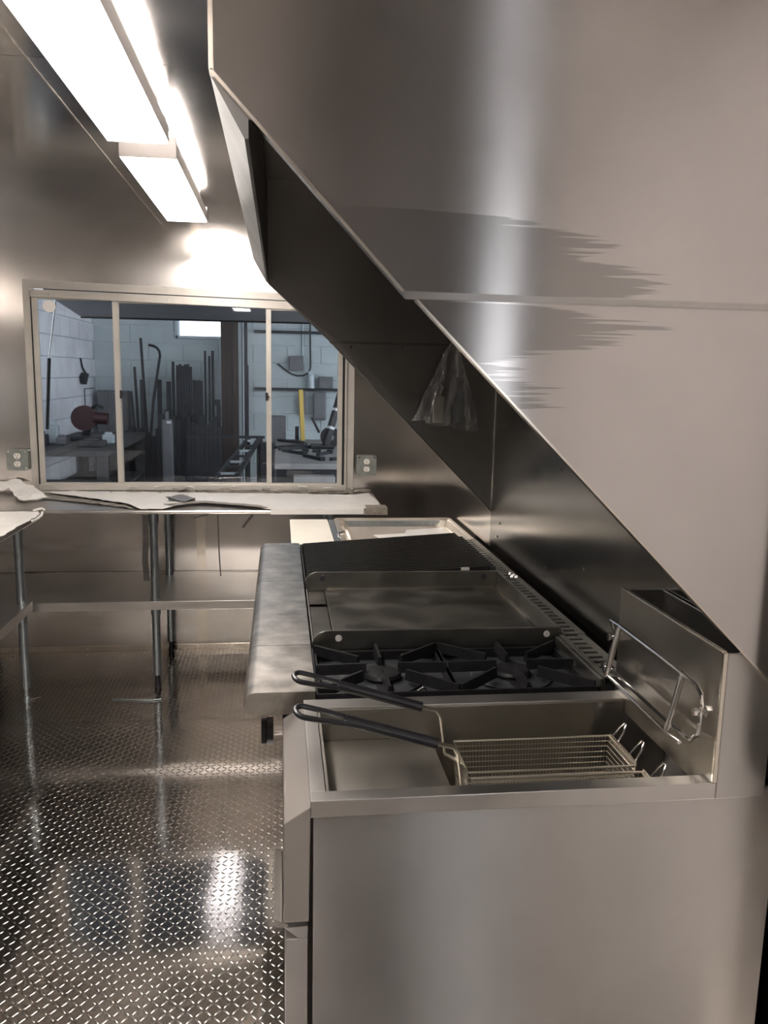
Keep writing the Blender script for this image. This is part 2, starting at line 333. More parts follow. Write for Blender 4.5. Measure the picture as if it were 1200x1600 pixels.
for i, (x0, x1, dy) in enumerate(((-1.345, -.890, 0), (-.918, -.050, .018), (-.080, .360, 0))):
    sash = thing('sash', (x0, D, WZ0), None, None); sash.parent = wn; sash.location = Vector((x0, D, WZ0))-ORG[wn.name]
    zt = 2.03-.02*(x0+1.345)
    y = D-.018+dy; wd = .03
    B().box(x0, x0+wd, y, y+.016, .996, zt+.02, .0015).done('sash_stile', ALU, sash); B().box(x1-wd, x1, y, y+.016, .996, zt+.02, .0015).done('sash_stile', ALU, sash)
    B().box(x0+wd, x1-wd, y+.001, y+.015, .996, 1.008).done('sash_rail', ALU, sash); B().box(x0+wd, x1-wd, y+.001, y+.015, zt-.014, zt+.02).done('sash_rail', ALU, sash)
    B().box(x0+wd, x1-wd, y+.006, y+.010, 1.008, zt-.014).done('pane', GLASS, sash)
for x in (-.885, -.077):
    b = B().box(x-.007, x+.007, D-.030, D-.018, 1.485, 1.53, .002); b.box(x-.004, x+.014, D-.036, D-.028, 1.50, 1.515, .002); b.done('latch', BLACK, wn)
for x in (-1.25, -.62, -.30, .12, .35): B().cyl((x, D-.035, 2.055-.0185*(x+1.345)-.012), (x, D-.0375, 2.055-.0185*(x+1.345)-.012), .005, 8).done('screw', GALV, wn)
tag(B().cyl((-1.252, D-.019, 1.978), (-1.252, D-.0245, 1.978), .033, 28).done('round_disc', WHITED), 'round white disc stuck in the top left corner of the window', 'disc')
# awning hatch and its gas strut, outside
b = B(); b.prism([(4.93, 2.06), (5.80, 1.985), (5.80, 2.025), (4.93, 2.10)], 'x', -1.31, .55)
aw = thing('awning_hatch', (-.4, 4.93, 2.0), 'raised metal awning hatch outside the serving window', 'awning')
b.done('hatch_panel', AWN, aw)
B().box(-1.31, .55, 5.79, 5.815, 1.975, 2.03, .003).done('hatch_edge', STEELDK, aw)
gs = thing('gas_strut', (-1.315, 4.95, 1.30), 'black gas strut propping the awning at the left of the window', 'strut')
B().cyl((-1.33, 4.95, 1.30), (-1.335, 5.08, 1.70), .011, 12).done('cylinder', BLACK, gs, True); B().cyl((-1.335, 5.08, 1.70), (-1.31, 5.19, 2.045), .005, 10).done('rod', CHROME, gs, True)
# ---------------------------------------------------------------- outlets
def outlet(x0, z0, label):
    r = thing('outlet_box', (x0+.057, D, z0), label, 'outlet', 'outlets on the far wall')
    s_ = .112
    pts = arc(x0+s_-.012, z0+s_-.012, .012, 0, 90, 4)+arc(x0+.012, z0+s_-.012, .012, 90, 180, 4)+arc(x0+.012, z0+.012, .012, 180, 270, 4)+arc(x0+s_-.012, z0+.012, .012, 270, 360, 4)
    B().prism(pts, 'y', D-.038, D).done('box', OUTLETG, r, False)
    pts2 = [((p[0]-x0-s_/2)*1.04+x0+s_/2, (p[1]-z0-s_/2)*1.04+z0+s_/2) for p in pts]
    B().prism(pts2, 'y', D-.042, D-.038).done('cover_plate', OUTLETG, r)
    for sx, sz in ((.01, .102), (.102, .01), (.102, .102)): B().cyl((x0+sx, D-.042, z0+sz), (x0+sx, D-.045, z0+sz), .006, 10).done('screw', CHROME, r)
    for cz in (.034, .079):
        cc = [(x0+s_/2+.0175*math.cos(a*math.pi/12), z0+cz+max(-.0145, min(.0145, .0175*math.sin(a*math.pi/12)))) for a in range(24)]
        rc = B().prism(cc, 'y', D-.046, D-.042).done('receptacle', OUTLETW, r)
        b = B(); b.box(x0+s_/2-.008, x0+s_/2-.0055, D-.0466, D-.046, z0+cz, z0+cz+.009); b.box(x0+s_/2+.0055, x0+s_/2+.008, D-.0466, D-.046, z0+cz, z0+cz+.009)
        b.cyl((x0+s_/2, D-.0466, z0+cz-.007), (x0+s_/2, D-.046, z0+cz-.007), .003, 8); b.done('slots', DARK, rc)
    B().cyl((x0+s_/2, D-.042, z0+s_/2), (x0+s_/2, D-.044, z0+s_/2), .003, 8).done('screw', CHROME, r)
outlet(-1.512, 1.080, 'square metal outlet box on the wall left of the window')
outlet(.447, 1.060, 'square metal outlet box on the wall right of the window')
# ---------------------------------------------------------------- ceiling lights
def fixture(y0, y1, label, x0=-.520, x1=-.337):
    r = thing('ceiling_light', ((x0+x1)/2, (y0+y1)/2, 2.33), label, 'light', 'fluorescent ceiling lights in a row')
    B().box(x0+.03, x1-.03, y0, y1, 2.425, H).done('mounting_channel', LENSH, r)
    B().box(x0+.002, x1-.004, y0+.004, y1-.004, 2.330, 2.338, .002).done('lens', LENS, r)
    B().box(x0+.03, x1-.022, y0+.03, y1-.05, 2.398, 2.423).done('side_lens', LENS, r)
    B().box(x1-.006, x1, y0, y1, 2.336, 2.384).box(x0, x0+.006, y0, y1, 2.334, 2.415).done('side_rail', LENSH, r)
    for ya_, yb in ((y0-.002, y0+.003), (y1-.003, y1+.002)): B().box(x0, x1, ya_, yb, 2.332, 2.40, .001).done('end_cap', LENSH, r)
fixture(1.52, 2.738, 'nearer of the two lit ceiling lights, cut off by the top of the picture')
fixture(2.925, 4.092, 'farther lit ceiling light just before the window wall')
fixture(-.20, 1.02, 'unseen third ceiling light added overhead to light the near panels')  # unseen extra fixture, added to light the panels facing the camera
# ================================================================ exhaust hood
hd = thing('exhaust_hood', (.40, 2.32, 1.09), 'large stainless exhaust hood with slanted end panels over the cooking line', 'hood')
y1, y2 = 1.296, 3.346
up_n = B().prism([(-.10, 2.076), (.195, 1.7655), (.878, 1.7655), (.878, H-.002), (-.10, H-.002)], 'y', y1, y1+.004).done('upper_end_panel', HOODEND, hd)
lo_n = B().prism([(.207, 1.765), (.862, 1.12), (.878, 1.105), (.878, 1.765)], 'y', y1+.001, y1+.004).done('lower_end_panel', HOODEND, hd)
# seam lip and hems on the near panel
B().prism([(.192, 1.7645), (.878, 1.7645), (.878, 1.772), (.186, 1.776)], 'y', y1-.0045, y1).done('seam_lip', PANEL, hd)
def hem(p, q, wd, ya_, yb, name='hem', mt=None):
    p, q = Vector((p[0], 0, p[1])), Vector((q[0], 0, q[1])); t_ = (q-p).normalized(); n_ = Vector((t_.z, 0, -t_.x))*wd
    if n_.x < 0: n_ = -n_
    B().prism([(p.x, p.z), (q.x, q.z), (q.x+n_.x, q.z+n_.z), (p.x+n_.x, p.z+n_.z)], 'y', ya_, yb).done(name, mt or PAN, hd)
hem((-.101, 2.075), (.195, 1.765), .005, y1-.003, y1+.018); hem((.208, 1.763), (.875, 1.107), .0035, y1-.003, y1+.016); hem((-.1015, H-.002), (-.1015, 2.076), .007, y1-.003, y1+.016)
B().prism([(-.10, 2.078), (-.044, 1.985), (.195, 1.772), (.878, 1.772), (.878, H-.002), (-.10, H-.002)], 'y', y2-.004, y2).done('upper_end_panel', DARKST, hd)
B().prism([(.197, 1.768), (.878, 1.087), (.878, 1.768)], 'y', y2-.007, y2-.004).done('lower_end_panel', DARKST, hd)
hem((-.044, 1.985), (.195, 1.772), .005, y2-.012, y2+.002, mt=RAIL); hem((.197, 1.769), (.876, 1.088), .006, y2-.014, y2+.002, mt=RAIL)
B().box(.194, .878, y2-.012, y2-.006, 1.764, 1.774).done('seam_lip', RAIL, hd)
for x in (.28, .50): B().cyl((x, y2-.007, 1.752), (x, y2-.011, 1.752), .006, 10).done('screw', CHROME, hd)
# front wall with an inward gutter lip, top, filters
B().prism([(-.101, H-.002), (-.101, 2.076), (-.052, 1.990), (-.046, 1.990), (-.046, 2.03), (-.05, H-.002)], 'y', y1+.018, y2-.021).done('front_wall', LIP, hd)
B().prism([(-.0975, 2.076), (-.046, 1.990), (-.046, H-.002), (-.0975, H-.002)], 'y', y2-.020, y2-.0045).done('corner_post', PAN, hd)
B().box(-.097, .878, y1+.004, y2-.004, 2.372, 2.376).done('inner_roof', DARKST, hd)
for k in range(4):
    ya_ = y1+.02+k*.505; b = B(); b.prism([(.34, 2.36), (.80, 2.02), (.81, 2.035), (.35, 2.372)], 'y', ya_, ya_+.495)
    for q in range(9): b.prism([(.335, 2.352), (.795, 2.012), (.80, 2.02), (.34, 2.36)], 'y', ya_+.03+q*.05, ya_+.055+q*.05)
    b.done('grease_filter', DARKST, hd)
# ---------------------------------------------------------------- bag hanging on the far end panel
bag = thing('plastic_bag', (.66, 3.305, 1.44), 'clear plastic bag hanging inside the far end of the hood', 'bag')
b = B(); nu, nv = 36, 16; rows = []
for j in range(nv+1):
    v = j/nv; z = 1.782-.335*v; cx = .690-.030*v; hw = .008+.112*v**.8; hd_ = .004+.024*v**.7
    ring = []
    for i in range(nu):
        a = 2*math.pi*i/nu; fold = 1+.20*math.sin(9*a+2*v)*v**.3+.10*noise.noise(Vector((math.cos(a)*3, math.sin(a)*3, v*4)))
        ring.append(b.bm.verts.new((cx+hw*math.cos(a)*fold, 3.302+max(-.03, min(.027, hd_*math.sin(a)*fold)), z+(.022*noise.noise(Vector((math.cos(a)*2, math.sin(a)*2, 7)))-.02*math.cos(a) if j == nv else 0))))
    rows.append(ring)
for A, C in zip(rows, rows[1:]):
    for k in range(nu): b.bm.faces.new((A[k], A[(k+1) % nu], C[(k+1) % nu], C[k]))
b.done('bag_film', POLY, bag, True)
B().cyl((.69, 3.338, 1.782), (.69, 3.30, 1.782), .004, 8).done('hook', CHROME, bag)
hw_ = thing('spare_part', (.68, 3.30, 1.455), 'pale metal fitting packed inside the clear plastic bag', 'fitting')
B().box(.612, .656, 3.293, 3.306, 1.458, 1.565, .004).done('plate', WHITEPL, hw_); B().box(.694, .738, 3.293, 3.306, 1.462, 1.588, .006).done('plate', PIPEGR, hw_)
b = B(); b.tube([(.60, 3.298, 1.60), (.625, 3.295, 1.625), (.65, 3.298, 1.60), (.64, 3.30, 1.57)], .006, 8); b.done('clip', CHROME, hw_, True)
# ================================================================ fryer
fr = thing('deep_fryer', (.46, 1.53, 0), 'stainless deep fryer at the near end of the cooking line', 'fryer')
def part(n, m, *boxes, bev=.0015, p=None):
    b = B()
    for q in boxes: b.box(*q, bev)
    return b.done(n, m, p or fr)
part('side_panel', PANEL, (.055, .913, 1.311, 1.318, .10, .912)); part('side_panel', PANEL, (.055, .913, 1.738, 1.745, .10, .912))
part('back_panel', DARKST, (.905, .911, 1.319, 1.737, .10, .90)); part('bottom_panel', DARKST, (.058, .90, 1.319, 1.737, .10, .106))
part('tank_rim', EQUIP, (.050, .783, 1.3035, 1.337, .899, .930)); part('tank_rim', EQUIP, (.050, .783, 1.700, 1.7475, .900, .930)); part('tank_rim', EQUIP, (.050, .078, 1.337, 1.700, .900, .930))
tk = part('tank', TANK, (.078, .775, 1.3375, 1.343, .60, .925), (.078, .775, 1.694, 1.6995, .60, .925), (.0785, .084, 1.343, 1.694, .60, .925), (.084, .775, 1.343, 1.694, .60, .606), (.324, .330, 1.343, 1.694, .606, .850), bev=0)
part('tank_shelf', TANK, (.085, .330, 1.344, 1.693, .850, .856))
for k in range(4): B().cyl((.34, 1.40+k*.085, .66), (.77, 1.40+k*.085, .66), .028, 14).done('heat_tube', DARKST, tk, True)
part('flue_riser', TANK, (.776, .783, 1.309, 1.753, .90, 1.175)); part('flue_side', PANEL, (.7832, .878, 1.3037, 1.309, .899, 1.174)); part('flue_side', DARKST, (.783, .878, 1.747, 1.753, .92, 1.172))
part('flue_floor', DARK, (.784, .875, 1.316, 1.746, .92, .925)); part('flue_back', DARKST, (.873, .878, 1.315, 1.747, .93, 1.172))
part('riser_edge', PAN, (.7745, .7832, 1.3025, 1.3092, .931, 1.176), (.7745, .7832, 1.309, 1.753, 1.1745, 1.178), bev=.001)
B().prism([(.0525, .919), (.004, .888), (.004, .702), (.048, .702), (.048, .912)], 'y', 1.3065, 1.745).done('control_panel', EQUIP, fr, bev=.0015)
ld = part('lower_door', PANEL, (.008, .046, 1.309, 1.742, .115, .668))
B().prism([(.006, .690), (.046, .692), (.046, .669), (.030, .669)], 'y', 1.309, 1.742).done('door_top', PANEL, fr)
B().prism([(.012, .694), (-.013, .706), (-.0135, .702), (-.010, .690), (.012, .688)], 'y', 1.313, 1.535).done('door_pull', EQUIP, ld)
for x in (.10, .86):
    for y in (1.36, 1.70): B().lathe([(.016, .10), (.016, .04), (.024, .035), (.024, 0)], (x, y), 14).done('foot', GALV, fr, True)
# basket hanger on the flue riser
hg = thing('basket_hanger', (.75, 1.53, .985), 'chrome wire basket hanger bolted to the fryer riser', 'hanger')
xw = .758
loop = [(xw, 1.755, 1.098), (xw, 1.70, 1.100), (xw, 1.55, 1.100), (xw, 1.40, 1.099), (xw, 1.355, 1.096), (xw, 1.335, 1.085), (xw, 1.330, 1.070), (xw+.004, 1.340, 1.052), (xw, 1.333, 1.036), (xw-.002, 1.333, 1.012), (xw-.006, 1.350, .994), (xw-.008, 1.40, .990), (xw-.008, 1.55, .991), (xw-.008, 1.70, .992), (xw-.004, 1.775, .990)]
B().tube(loop, .0042, 8).done('wire_loop', CHROME, hg, True)
B().tube([(xw-.022, 1.36, .984), (xw-.024, 1.40, .982), (xw-.024, 1.55, .984), (xw-.024, 1.72, .986), (xw-.012, 1.76, .990)], .004, 8).done('lower_rod', CHROME, hg, True)
for y in (1.405, 1.700): B().cyl((xw-.003, y, 1.099), (xw-.026, y, .984), .0060, 10).done('strut', CHROME, hg, True)
for y, z in ((1.340, 1.052), (1.742, 1.062)):
    b = B(); b.cyl((.7755, y, z), (.748, y, z), .004, 8); b.cyl((.7755, y, z), (.770, y, z), .010, 12); b.cyl((.752, y, z), (.746, y, z), .008, 6); b.done('bolt', CHROME, hg)
b = B(); b.tube([(xw-.003, 1.742, 1.099), (xw+.006, 1.742, 1.062), (xw-.010, 1.742, .991)], .004, 8); b.done('wire_end', CHROME, hg, True)
# fry baskets
def basket(y0, y1, gy, hk, label):
    r = thing('fry_basket', (.55, (y0+y1)/2, .735), label, 'basket', 'wire fry baskets in the fryer')
    x0, x1, zt, zb = .372, .724, .865, .735; ins = .008
    b = B(); rad = .00075
    def wire(p, q, rr=rad): b.tube([p, q], rr, 4)
    n = 11
    for k in range(n+1):
        z = zb+(zt-zb)*k/n; i = ins*(1-k/n)
        for yy in (y0+i, y1-i): wire((x0+i, yy, z), (x1-i, yy, z))
        for xx in (x0+i, x1-i): wire((xx, y0+i, z), (xx, y1-i, z))
    nx = 50; ny = 20
    for k in range(nx+1):
        t_ = k/nx; xb = x0+ins+(x1-x0-2*ins)*t_; xt = x0+(x1-x0)*t_
        wire((xt, y0, zt), (xb, y0+ins, zb), .0006); wire((xt, y1, zt), (xb, y1-ins, zb), .0006); wire((xb, y0+ins, zb), (xb, y1-ins, zb), .0006)
    for k in range(ny+1):
        t_ = k/ny; yb = y0+ins+(y1-y0-2*ins)*t_; yt = y0+(y1-y0)*t_
        wire((x0, yt, zt), (x0+ins, yb, zb), .0006); wire((x1, yt, zt), (x1-ins, yb, zb), .0006); wire((x0+ins, yb, zb), (x1-ins, yb, zb), .0006)
    tag(b.done('wire_mesh', WIRE, r), 'fine wire mesh of the basket', kind='stuff')
    B().tube([(x0, y0, zt), (x1, y0, zt), (x1, y1, zt), (x0, y1, zt)], .0026, 8, True).done('rim', WIRE, r, True)
    B().tube([(x0+.006, y0+.004, zt-.022), (x1-.004, y0+.004, zt-.022), (x1-.004, y1-.004, zt-.022), (x0+.006, y1-.004, zt-.022)], .0016, 6, True).done('rim', WIRE, r, True)
    gx, gz = .322, .968       # elbow of the handle
    for k in (-1.5, -.5, .5, 1.5):
        B().tube([(x0-.004, gy+k*.0045, zt-.01), (gx+.016, gy+k*.004, zt+.008), (gx+.004, gy+k*.004, gz-.012), (gx-.006, gy+k*.004, gz+.002), (gx-.05, gy+k*.004, gz+.014)], .0021, 6).done('handle_wire', WIRE, r, True)
    p0, p1 = Vector((gx-.036, gy, gz+.010)), Vector((.115, gy, 1.030)); e = Vector((.026, gy, 1.052))
    b = B(); b.tube([p0, p0.lerp(p1, .5), p1], .0105, 12); b.done('grip', RUBBER, r, True)
    sd = Vector((0, 1, .25)).normalized()
    ax = (e-p1).normalized(); cc = e-ax*.016
    lp = [p0.lerp(p1, .78)+sd*.006, p1+sd*.010, p1.lerp(cc, .6)+sd*.015]+[cc+sd*.016*math.cos(a)+ax*.016*math.sin(a) for a in [math.pi*q/10 for q in range(11)]]+[p1.lerp(cc, .6)-sd*.015, p1-sd*.010, p0.lerp(p1, .78)-sd*.006]
    B().tube(lp, .0052, 8).done('handle_loop', RUBBER, r, True)
    B().bar((x0-.002, y0+.03, zt+.002), (x0-.006, gy, zt-.01), .004, .004).done('brace', WIRE, r)
    B().cyl((x0-.004, gy-.02, zt-.008), (x0-.004, gy+.02, zt-.008), .0045, 10).done('brace', WIRE, r)
    B().prism([(y0+.002, .850), (y1-.002, .850), (y1-.002, .872), (y0+.002, .872)], 'x', x1+.001, x1+.003).done('hook_plate', PAN, r)
    for y in hk:
        B().tube([(x1+.002, y-.014, .862), (x1+.018, y-.012, .888), (x1+.026, y-.005, .902), (x1+.026, y+.005, .902), (x1+.018, y+.012, .888), (x1+.002, y+.014, .862)], .0024, 8).done('hook', CHROME, r, True)
basket(1.505, 1.648, 1.575, (1.535, 1.625), 'farther wire fry basket with black handle, next to the burners')
basket(1.346, 1.478, 1.405, (1.435,), 'nearer wire fry basket with black handle, at the front rim of the fryer')
# ================================================================ equipment stand and cooking units
st = thing('equipment_stand', (.45, 2.63, 0), 'steel stand under the burners, griddle and charbroiler', 'stand')
part('top', EQUIP, (.06, .868, 1.79, 3.47, .58, .60), p=st); part('undershelf', EQUIP, (.08, .86, 1.80, 3.45, .22, .24), p=st)
for x in (.10, .84):
    for y in (1.83, 2.6, 3.42): B().cyl((x, y, 0), (x, y, .58), .02, 14).done('leg', GALV, st, True)
LP = [(.079, .930)]+[(.079, .876)]+[(-.060, .876)]+arc(-.058, .903, .027, 270, 90, 10)
def unit(name, y0, y1, label, cat, ztop, front_z=.61):
    r = thing(name, (.45, (y0+y1)/2, .60), label, cat)
    part('body', DARKST, (.055, .868, y0+.002, y1-.002, front_z+.005, ztop-.03), p=r)
    b = B(); b.prism(LP, 'y', y0, y1); b.done('front_ledge', LEDGE, r, True)
    for x in (.10, .82):
        for y in (y0+.05, y1-.05): B().cyl((x, y, .60), (x, y, front_z+.006), .018, 12).done('foot', BLACK, r, True)
    return r
def knob(r, y):
    k = B().tube([(.004, y, .775), (.004-.02, y, .775)], .012, 12).done('knob_stem', CHROME, r, True)
    b = B(); b.tube([(-.018, y, .775), (-.034, y, .775)], .034, 20); b.box(-.048, -.034, y-.008, y+.008, .744, .806, .003); b.done('knob', BLACK, r, True)
    B().box(.004, .054, y-.05, y+.05, .73, .82).done('knob_mount', BLACK, r)
def rail(r, y0, y1, x0=.768, x1=.842, z=.944):
    B().box(x0+.003, x1-.003, y0+.001, y1-.001, .872, .925).done('flue_duct', DARK, r)
    b = B(); n = max(3, round((y1-y0)/.036)); p = (y1-y0)/n
    b.box(x0, x0+.014, y0, y1, z-.004, z); b.box(x1-.022, x1, y0, y1, z-.004, z); b.box(x0, x0+.003, y0, y1, .875, z-.004); b.box(x1-.003, x1, y0, y1, .875, z-.004)
    for k in range(n): b.box(x0+.014, x1-.022, y0+k*p, y0+k*p+p*.62, z-.004, z)
    b.done('vent_rail', RAIL, r)
# burners
hp = unit('hot_plate', 1.795, 2.124, 'two-burner hot plate with black cast iron grates beside the fryer', 'burner', .915)
part('burner_box', STEELDK, (.083, .764, 1.80, 2.122, .870, .888), p=hp); part('box_side', IRON, (.083, .764, 1.797, 1.802, .872, .922), p=hp); part('box_side', IRON, (.081, .086, 1.80, 2.122, .872, .922), p=hp)
part('box_side', RAIL, (.757, .766, 1.797, 2.122, .872, .940), p=hp)
rail(hp, 1.797, 2.122); knob(hp, 1.935)
def grate(x0, x1, y0, y1):
    g = B(); cx, cy = (x0+x1)/2, (y0+y1)/2; z = .934
    for p, q in (((x0, y0), (x1, y0)), ((x1, y0), (x1, y1)), ((x1, y1), (x0, y1)), ((x0, y1), (x0, y0))): g.bar((*p, .912), (*q, .912), .012, .022)
    rr = .040
    for dx, dy in ((1, 0), (-1, 0), (0, 1), (0, -1), (1, 1), (1, -1), (-1, 1), (-1, -1)):
        px_, py_ = cx+dx*(x1-x0)/2, cy+dy*(y1-y0)/2
        v = Vector((px_-cx, py_-cy)); q = Vector((cx, cy))+v.normalized()*(rr if dx*dy == 0 else .075)
        g.bar((px_, py_, z-.002), (q.x, q.y, z), .014, .026, .5)
    g.lathe([(.0, .895), (.022, .895)], (cx, cy), 6) if False else None
    return g.done('grate', IRON, hp)
for cx in (.2525, .5865):
    grate(cx-.165, cx+.165, 1.808, 2.116)
    bu = B().lathe([(.10, .889), (.105, .893), (.095, .897), (.06, .894)], (cx, 1.962), 28).done('drip_bowl', STEELDK, hp, True)
    B().lathe([(.045, .894), (.050, .903), (.046, .911), (.030, .914), (.012, .913)], (cx, 1.962), 24).done('burner_head', IRON, hp, True)
    B().bar((cx-.005, 1.962, .897), (cx-.005, 1.80, .897), .03, .012).done('burner_tube', IRON, hp)
B().tube([(.318, 1.83, .905), (.335, 1.835, .915), (.345, 1.845, .905)], .004, 6).done('pilot_tube', CHROME, hp, True)
# griddle
gd = unit('griddle', 2.126, 2.812, 'flat steel griddle with raised splash guards between burners and charbroiler', 'griddle', .905)
part('plate', GRIDDLE, (.152, .763, 2.145, 2.792, .878, .902), p=gd)
part('grease_trough', DARKST, (.086, .151, 2.145, 2.792, .874, .880), (.086, .092, 2.145, 2.792, .88, .905), p=gd)
part('trough_cover', GRIDDLE, (.094, .150, 2.150, 2.600, .892, .897), p=gd); part('trough_cover', GRIDDLE, (.094, .150, 2.640, 2.790, .892, .897), p=gd)
def splash(y0, y1): B().prism([(.084, .874), (.776, .874), (.776, .962)]+arc(.124, .924, .040, 90, 180, 6), 'y', y0, y1).done('side_splash', SPLASH, gd, bev=.001)
splash(2.132, 2.142); splash(2.794, 2.804)
part('rear_splash', SPLASH, (.766, .776, 2.143, 2.793, .876, .962), p=gd)
for x in (.155, .735): B().cyl((x, 2.132, .944), (x, 2.1295, .944), .009, 14).done('bolt', LENSH, gd)
for x in (.145, .72): B().cyl((x, 2.794, .943), (x, 2.7915, .943), .010, 14).done('bolt', STEELDK, gd)
part('weld_seam', PAN, (.16, .757, 2.789, 2.7935, .9005, .907), (.761, .7655, 2.40, 2.79, .9005, .907), bev=0, p=gd)
rail(gd, 2.128, 2.810, .779, .846)
# nuts lying on the rail
for k, (x, y) in enumerate(((.815, 2.80), (.822, 2.775), (.812, 2.762), (.826, 2.752))):
    tag(B().cyl((x, y, .9445), (x+.004, y+.003, .954), .0085, 6).done('loose_nut', CHROME), ['farthest', 'second farthest', 'second nearest', 'nearest'][k]+' shiny loose nut lying on the vent rail behind the griddle', 'nut', 'loose nuts on the vent rail')
# charbroiler
cb = unit('charbroiler', 2.814, 3.462, 'charbroiler with dark sloping grill bars at the far end of the line', 'grill', .905)
part('fire_box', DARK, (.084, .764, 2.818, 3.458, .872, .886), (.084, .090, 2.818, 3.458, .886, .922), (.757, .763, 2.818, 3.458, .886, .955), p=cb)
part('box_side', STEELDK, (.084, .764, 2.816, 2.822, .872, .925), (.084, .764, 3.454, 3.460, .872, .925), p=cb)
nb = 26; first = None
for k in range(nb):
    y = 2.836+k*(3.446-2.836)/(nb-1)
    if first is None:
        g = B(); g.bar((.094, y, .931), (.752, y, .974), .0125, .022, .6); first = g.done('grill_bar', GRATEM, cb)
    else: inst(first, 'grill_bar', cb, (0, y-2.836, 0))
for x, z in ((.13, .915), (.42, .934), (.72, .953)): part('grate_rest', STEELDK, (x-.006, x+.006, 2.83, 3.45, z-.03, z-.006), p=cb, bev=0)
rail(cb, 2.816, 3.462, .779, .846); 
for k in range(16): B().box(.757, .781, 2.86+k*.037, 2.872+k*.037, .945, .962).done('rear_tooth', STEELDK, cb)
tag(B().box(.638, .668, 2.80, 2.8035, .9645, .9745).done('rating_tag', LENSH), 'small pale tag on the far splash guard of the griddle', 'tag')
# ---------------------------------------------------------------- steam table beyond the charbroiler
sm = thing('steam_table', (.45, 3.80, 0), 'steam table with an inset pan between charbroiler and window counter', 'table')
part('body', EQUIP, (.055, .868, 3.475, 4.105, .62, .80), p=sm); part('top_frame', GALV, (.24, .868, 3.475, 3.515, .88, .915), (.24, .868, 4.075, 4.112, .88, .915), (.238, .285, 3.515, 4.075, .88, .915), p=sm); part('side', EQUIP, (.06, .868, 4.095, 4.108, .80, .88), (.06, .868, 3.475, 3.487, .80, .88), (.060, .072, 3.487, 4.095, .80, .88), p=sm)
part('board_bracket', GALV, (.06, .236, 3.50, 3.53, .88, .905), (.06, .236, 4.04, 4.07, .88, .905), p=sm)
for x in (.10, .83):
    for y in (3.53, 4.06): B().cyl((x, y, 0), (x, y, .62), .02, 14).done('leg', GALV, sm, True)
B().tube([(.262, 3.62, .918), (.262, 3.68, .926), (.290, 3.70, .930)], .007, 8).done('valve_handle', CHROME, sm, True)
tag(B().box(.046, .234, 3.476, 4.085, .9055, .922, .003).done('cutting_board', WHITEPL), 'cream white cutting board along the front of the steam table', 'board')
pn = thing('hotel_pan', (.56, 3.80, .80), 'shallow steel pan set into the steam table', 'pan')
def rr(x0, x1, y0, y1, r): return arc(x1-r, y1-r, r, 0, 90, 5)+arc(x0+r, y1-r, r, 90, 180, 5)+arc(x0+r, y0+r, r, 180, 270, 5)+arc(x1-r, y0+r, r, 270, 360, 5)
def ringmesh(loops, name, mat, parent, capend=True):
    b = B(); R = [[b.bm.verts.new((p[0], p[1], z)) for p in lp] for lp, z in loops]; n = len(R[0])
    for A, C in zip(R, R[1:]):
        for k in range(n): b.bm.faces.new((A[k], A[(k+1) % n], C[(k+1) % n], C[k]))
    if capend: b.bm.faces.new(R[-1])
    return b.done(name, mat, parent, True)
ringmesh([(rr(.266, .866, 3.50, 4.105, .03), .917), (rr(.265, .867, 3.499, 4.106, .03), .922), (rr(.268, .864, 3.502, 4.103, .03), .926), (rr(.285, .847, 3.519, 4.086, .04), .926), (rr(.292, .840, 3.526, 4.079, .045), .918), (rr(.296, .836, 3.53, 4.075, .05), .885), (rr(.302, .830, 3.536, 4.069, .05), .880), (rr(.320, .812, 3.56, 4.05, .05), .825)], 'pan_shell', PANR, pn)
b = B(); b.prism([(.50, 3.62), (.822, 3.58), (.822, 4.02), (.62, 3.97), (.60, 3.88), (.44, 3.84)], 'z', .886, .8885); tag(b.done('film_scrap', FILM), 'white sheet of film lying inside the steel pan', 'film')
# ================================================================ window counter
wt = thing('window_counter', (-.6, 4.5, 0), 'long stainless counter on tube legs under the serving window', 'counter')
XT = .545
B().prism([(D-.004, .944), (D-.004, .93), (4.205, .93), (4.205, .938)]+[(4.19, .937), (4.165, .938), (4.157, .948), (4.162, .957), (4.175, .960), (4.205, .946)][0:0]+arc(4.175, .9445, .0105, 270, 90, 8)+[(4.20, .948), (4.215, .9445)], 'x', XL+.003, XT).done('worktop', EQUIP, wt, True)
part('undershelf', EQUIP, (XL+.01, .30, 4.20, D-.008, .455, .475), (XL+.01, .30, D-.012, D-.008, .475, .482), p=wt); part('shelf_edge', EQUIP, (XL+.01, .30, 4.192, 4.202, .432, .477), p=wt)
def leg(x, y, ztop, parent, mid, zf=.0):
    b = B(); b.cyl((x, y, .075), (x, y, ztop), .0205, 20); lg = b.done('leg', GALV, parent, True)
    B().lathe([(.013, .08), (.013, .03), (.017, .028), (.017, .0)], (x, y), 16).done('adjustable_foot', BLACK if zf == 0 else GALV, lg, True)
    if mid: B().cyl((x, y, mid-.055), (x, y, mid+.03), .0255, 20).done('shelf_collar', GALV, lg, True)
    B().cyl((x, y, ztop-.05), (x, y, ztop-.002), .026, 20).done('socket', GALV, lg, True)
for x in (-.640, .26, -1.66): leg(x, 4.225, .931, wt, .455)
for x in (-.640, .26, -1.66): leg(x, 4.775, .931, wt, 0)
# left counter
lt = thing('left_counter', (-1.45, 3.2, 0), 'stainless counter along the left wall, cut off by the picture edge', 'counter')
part('worktop', EQUIP, (XL+.003, -1.165, 2.30, 4.150, .918, .950), p=lt, bev=.006); part('undershelf', EQUIP, (XL+.01, -1.225, 2.35, 4.12, .488, .508), p=lt); part('shelf_edge', EQUIP, (-1.226, -1.216, 2.35, 4.12, .465, .510), p=lt)
leg(-1.258, 4.085, .919, lt, .47, 1); leg(-1.258, 2.42, .919, lt, .47, 1)
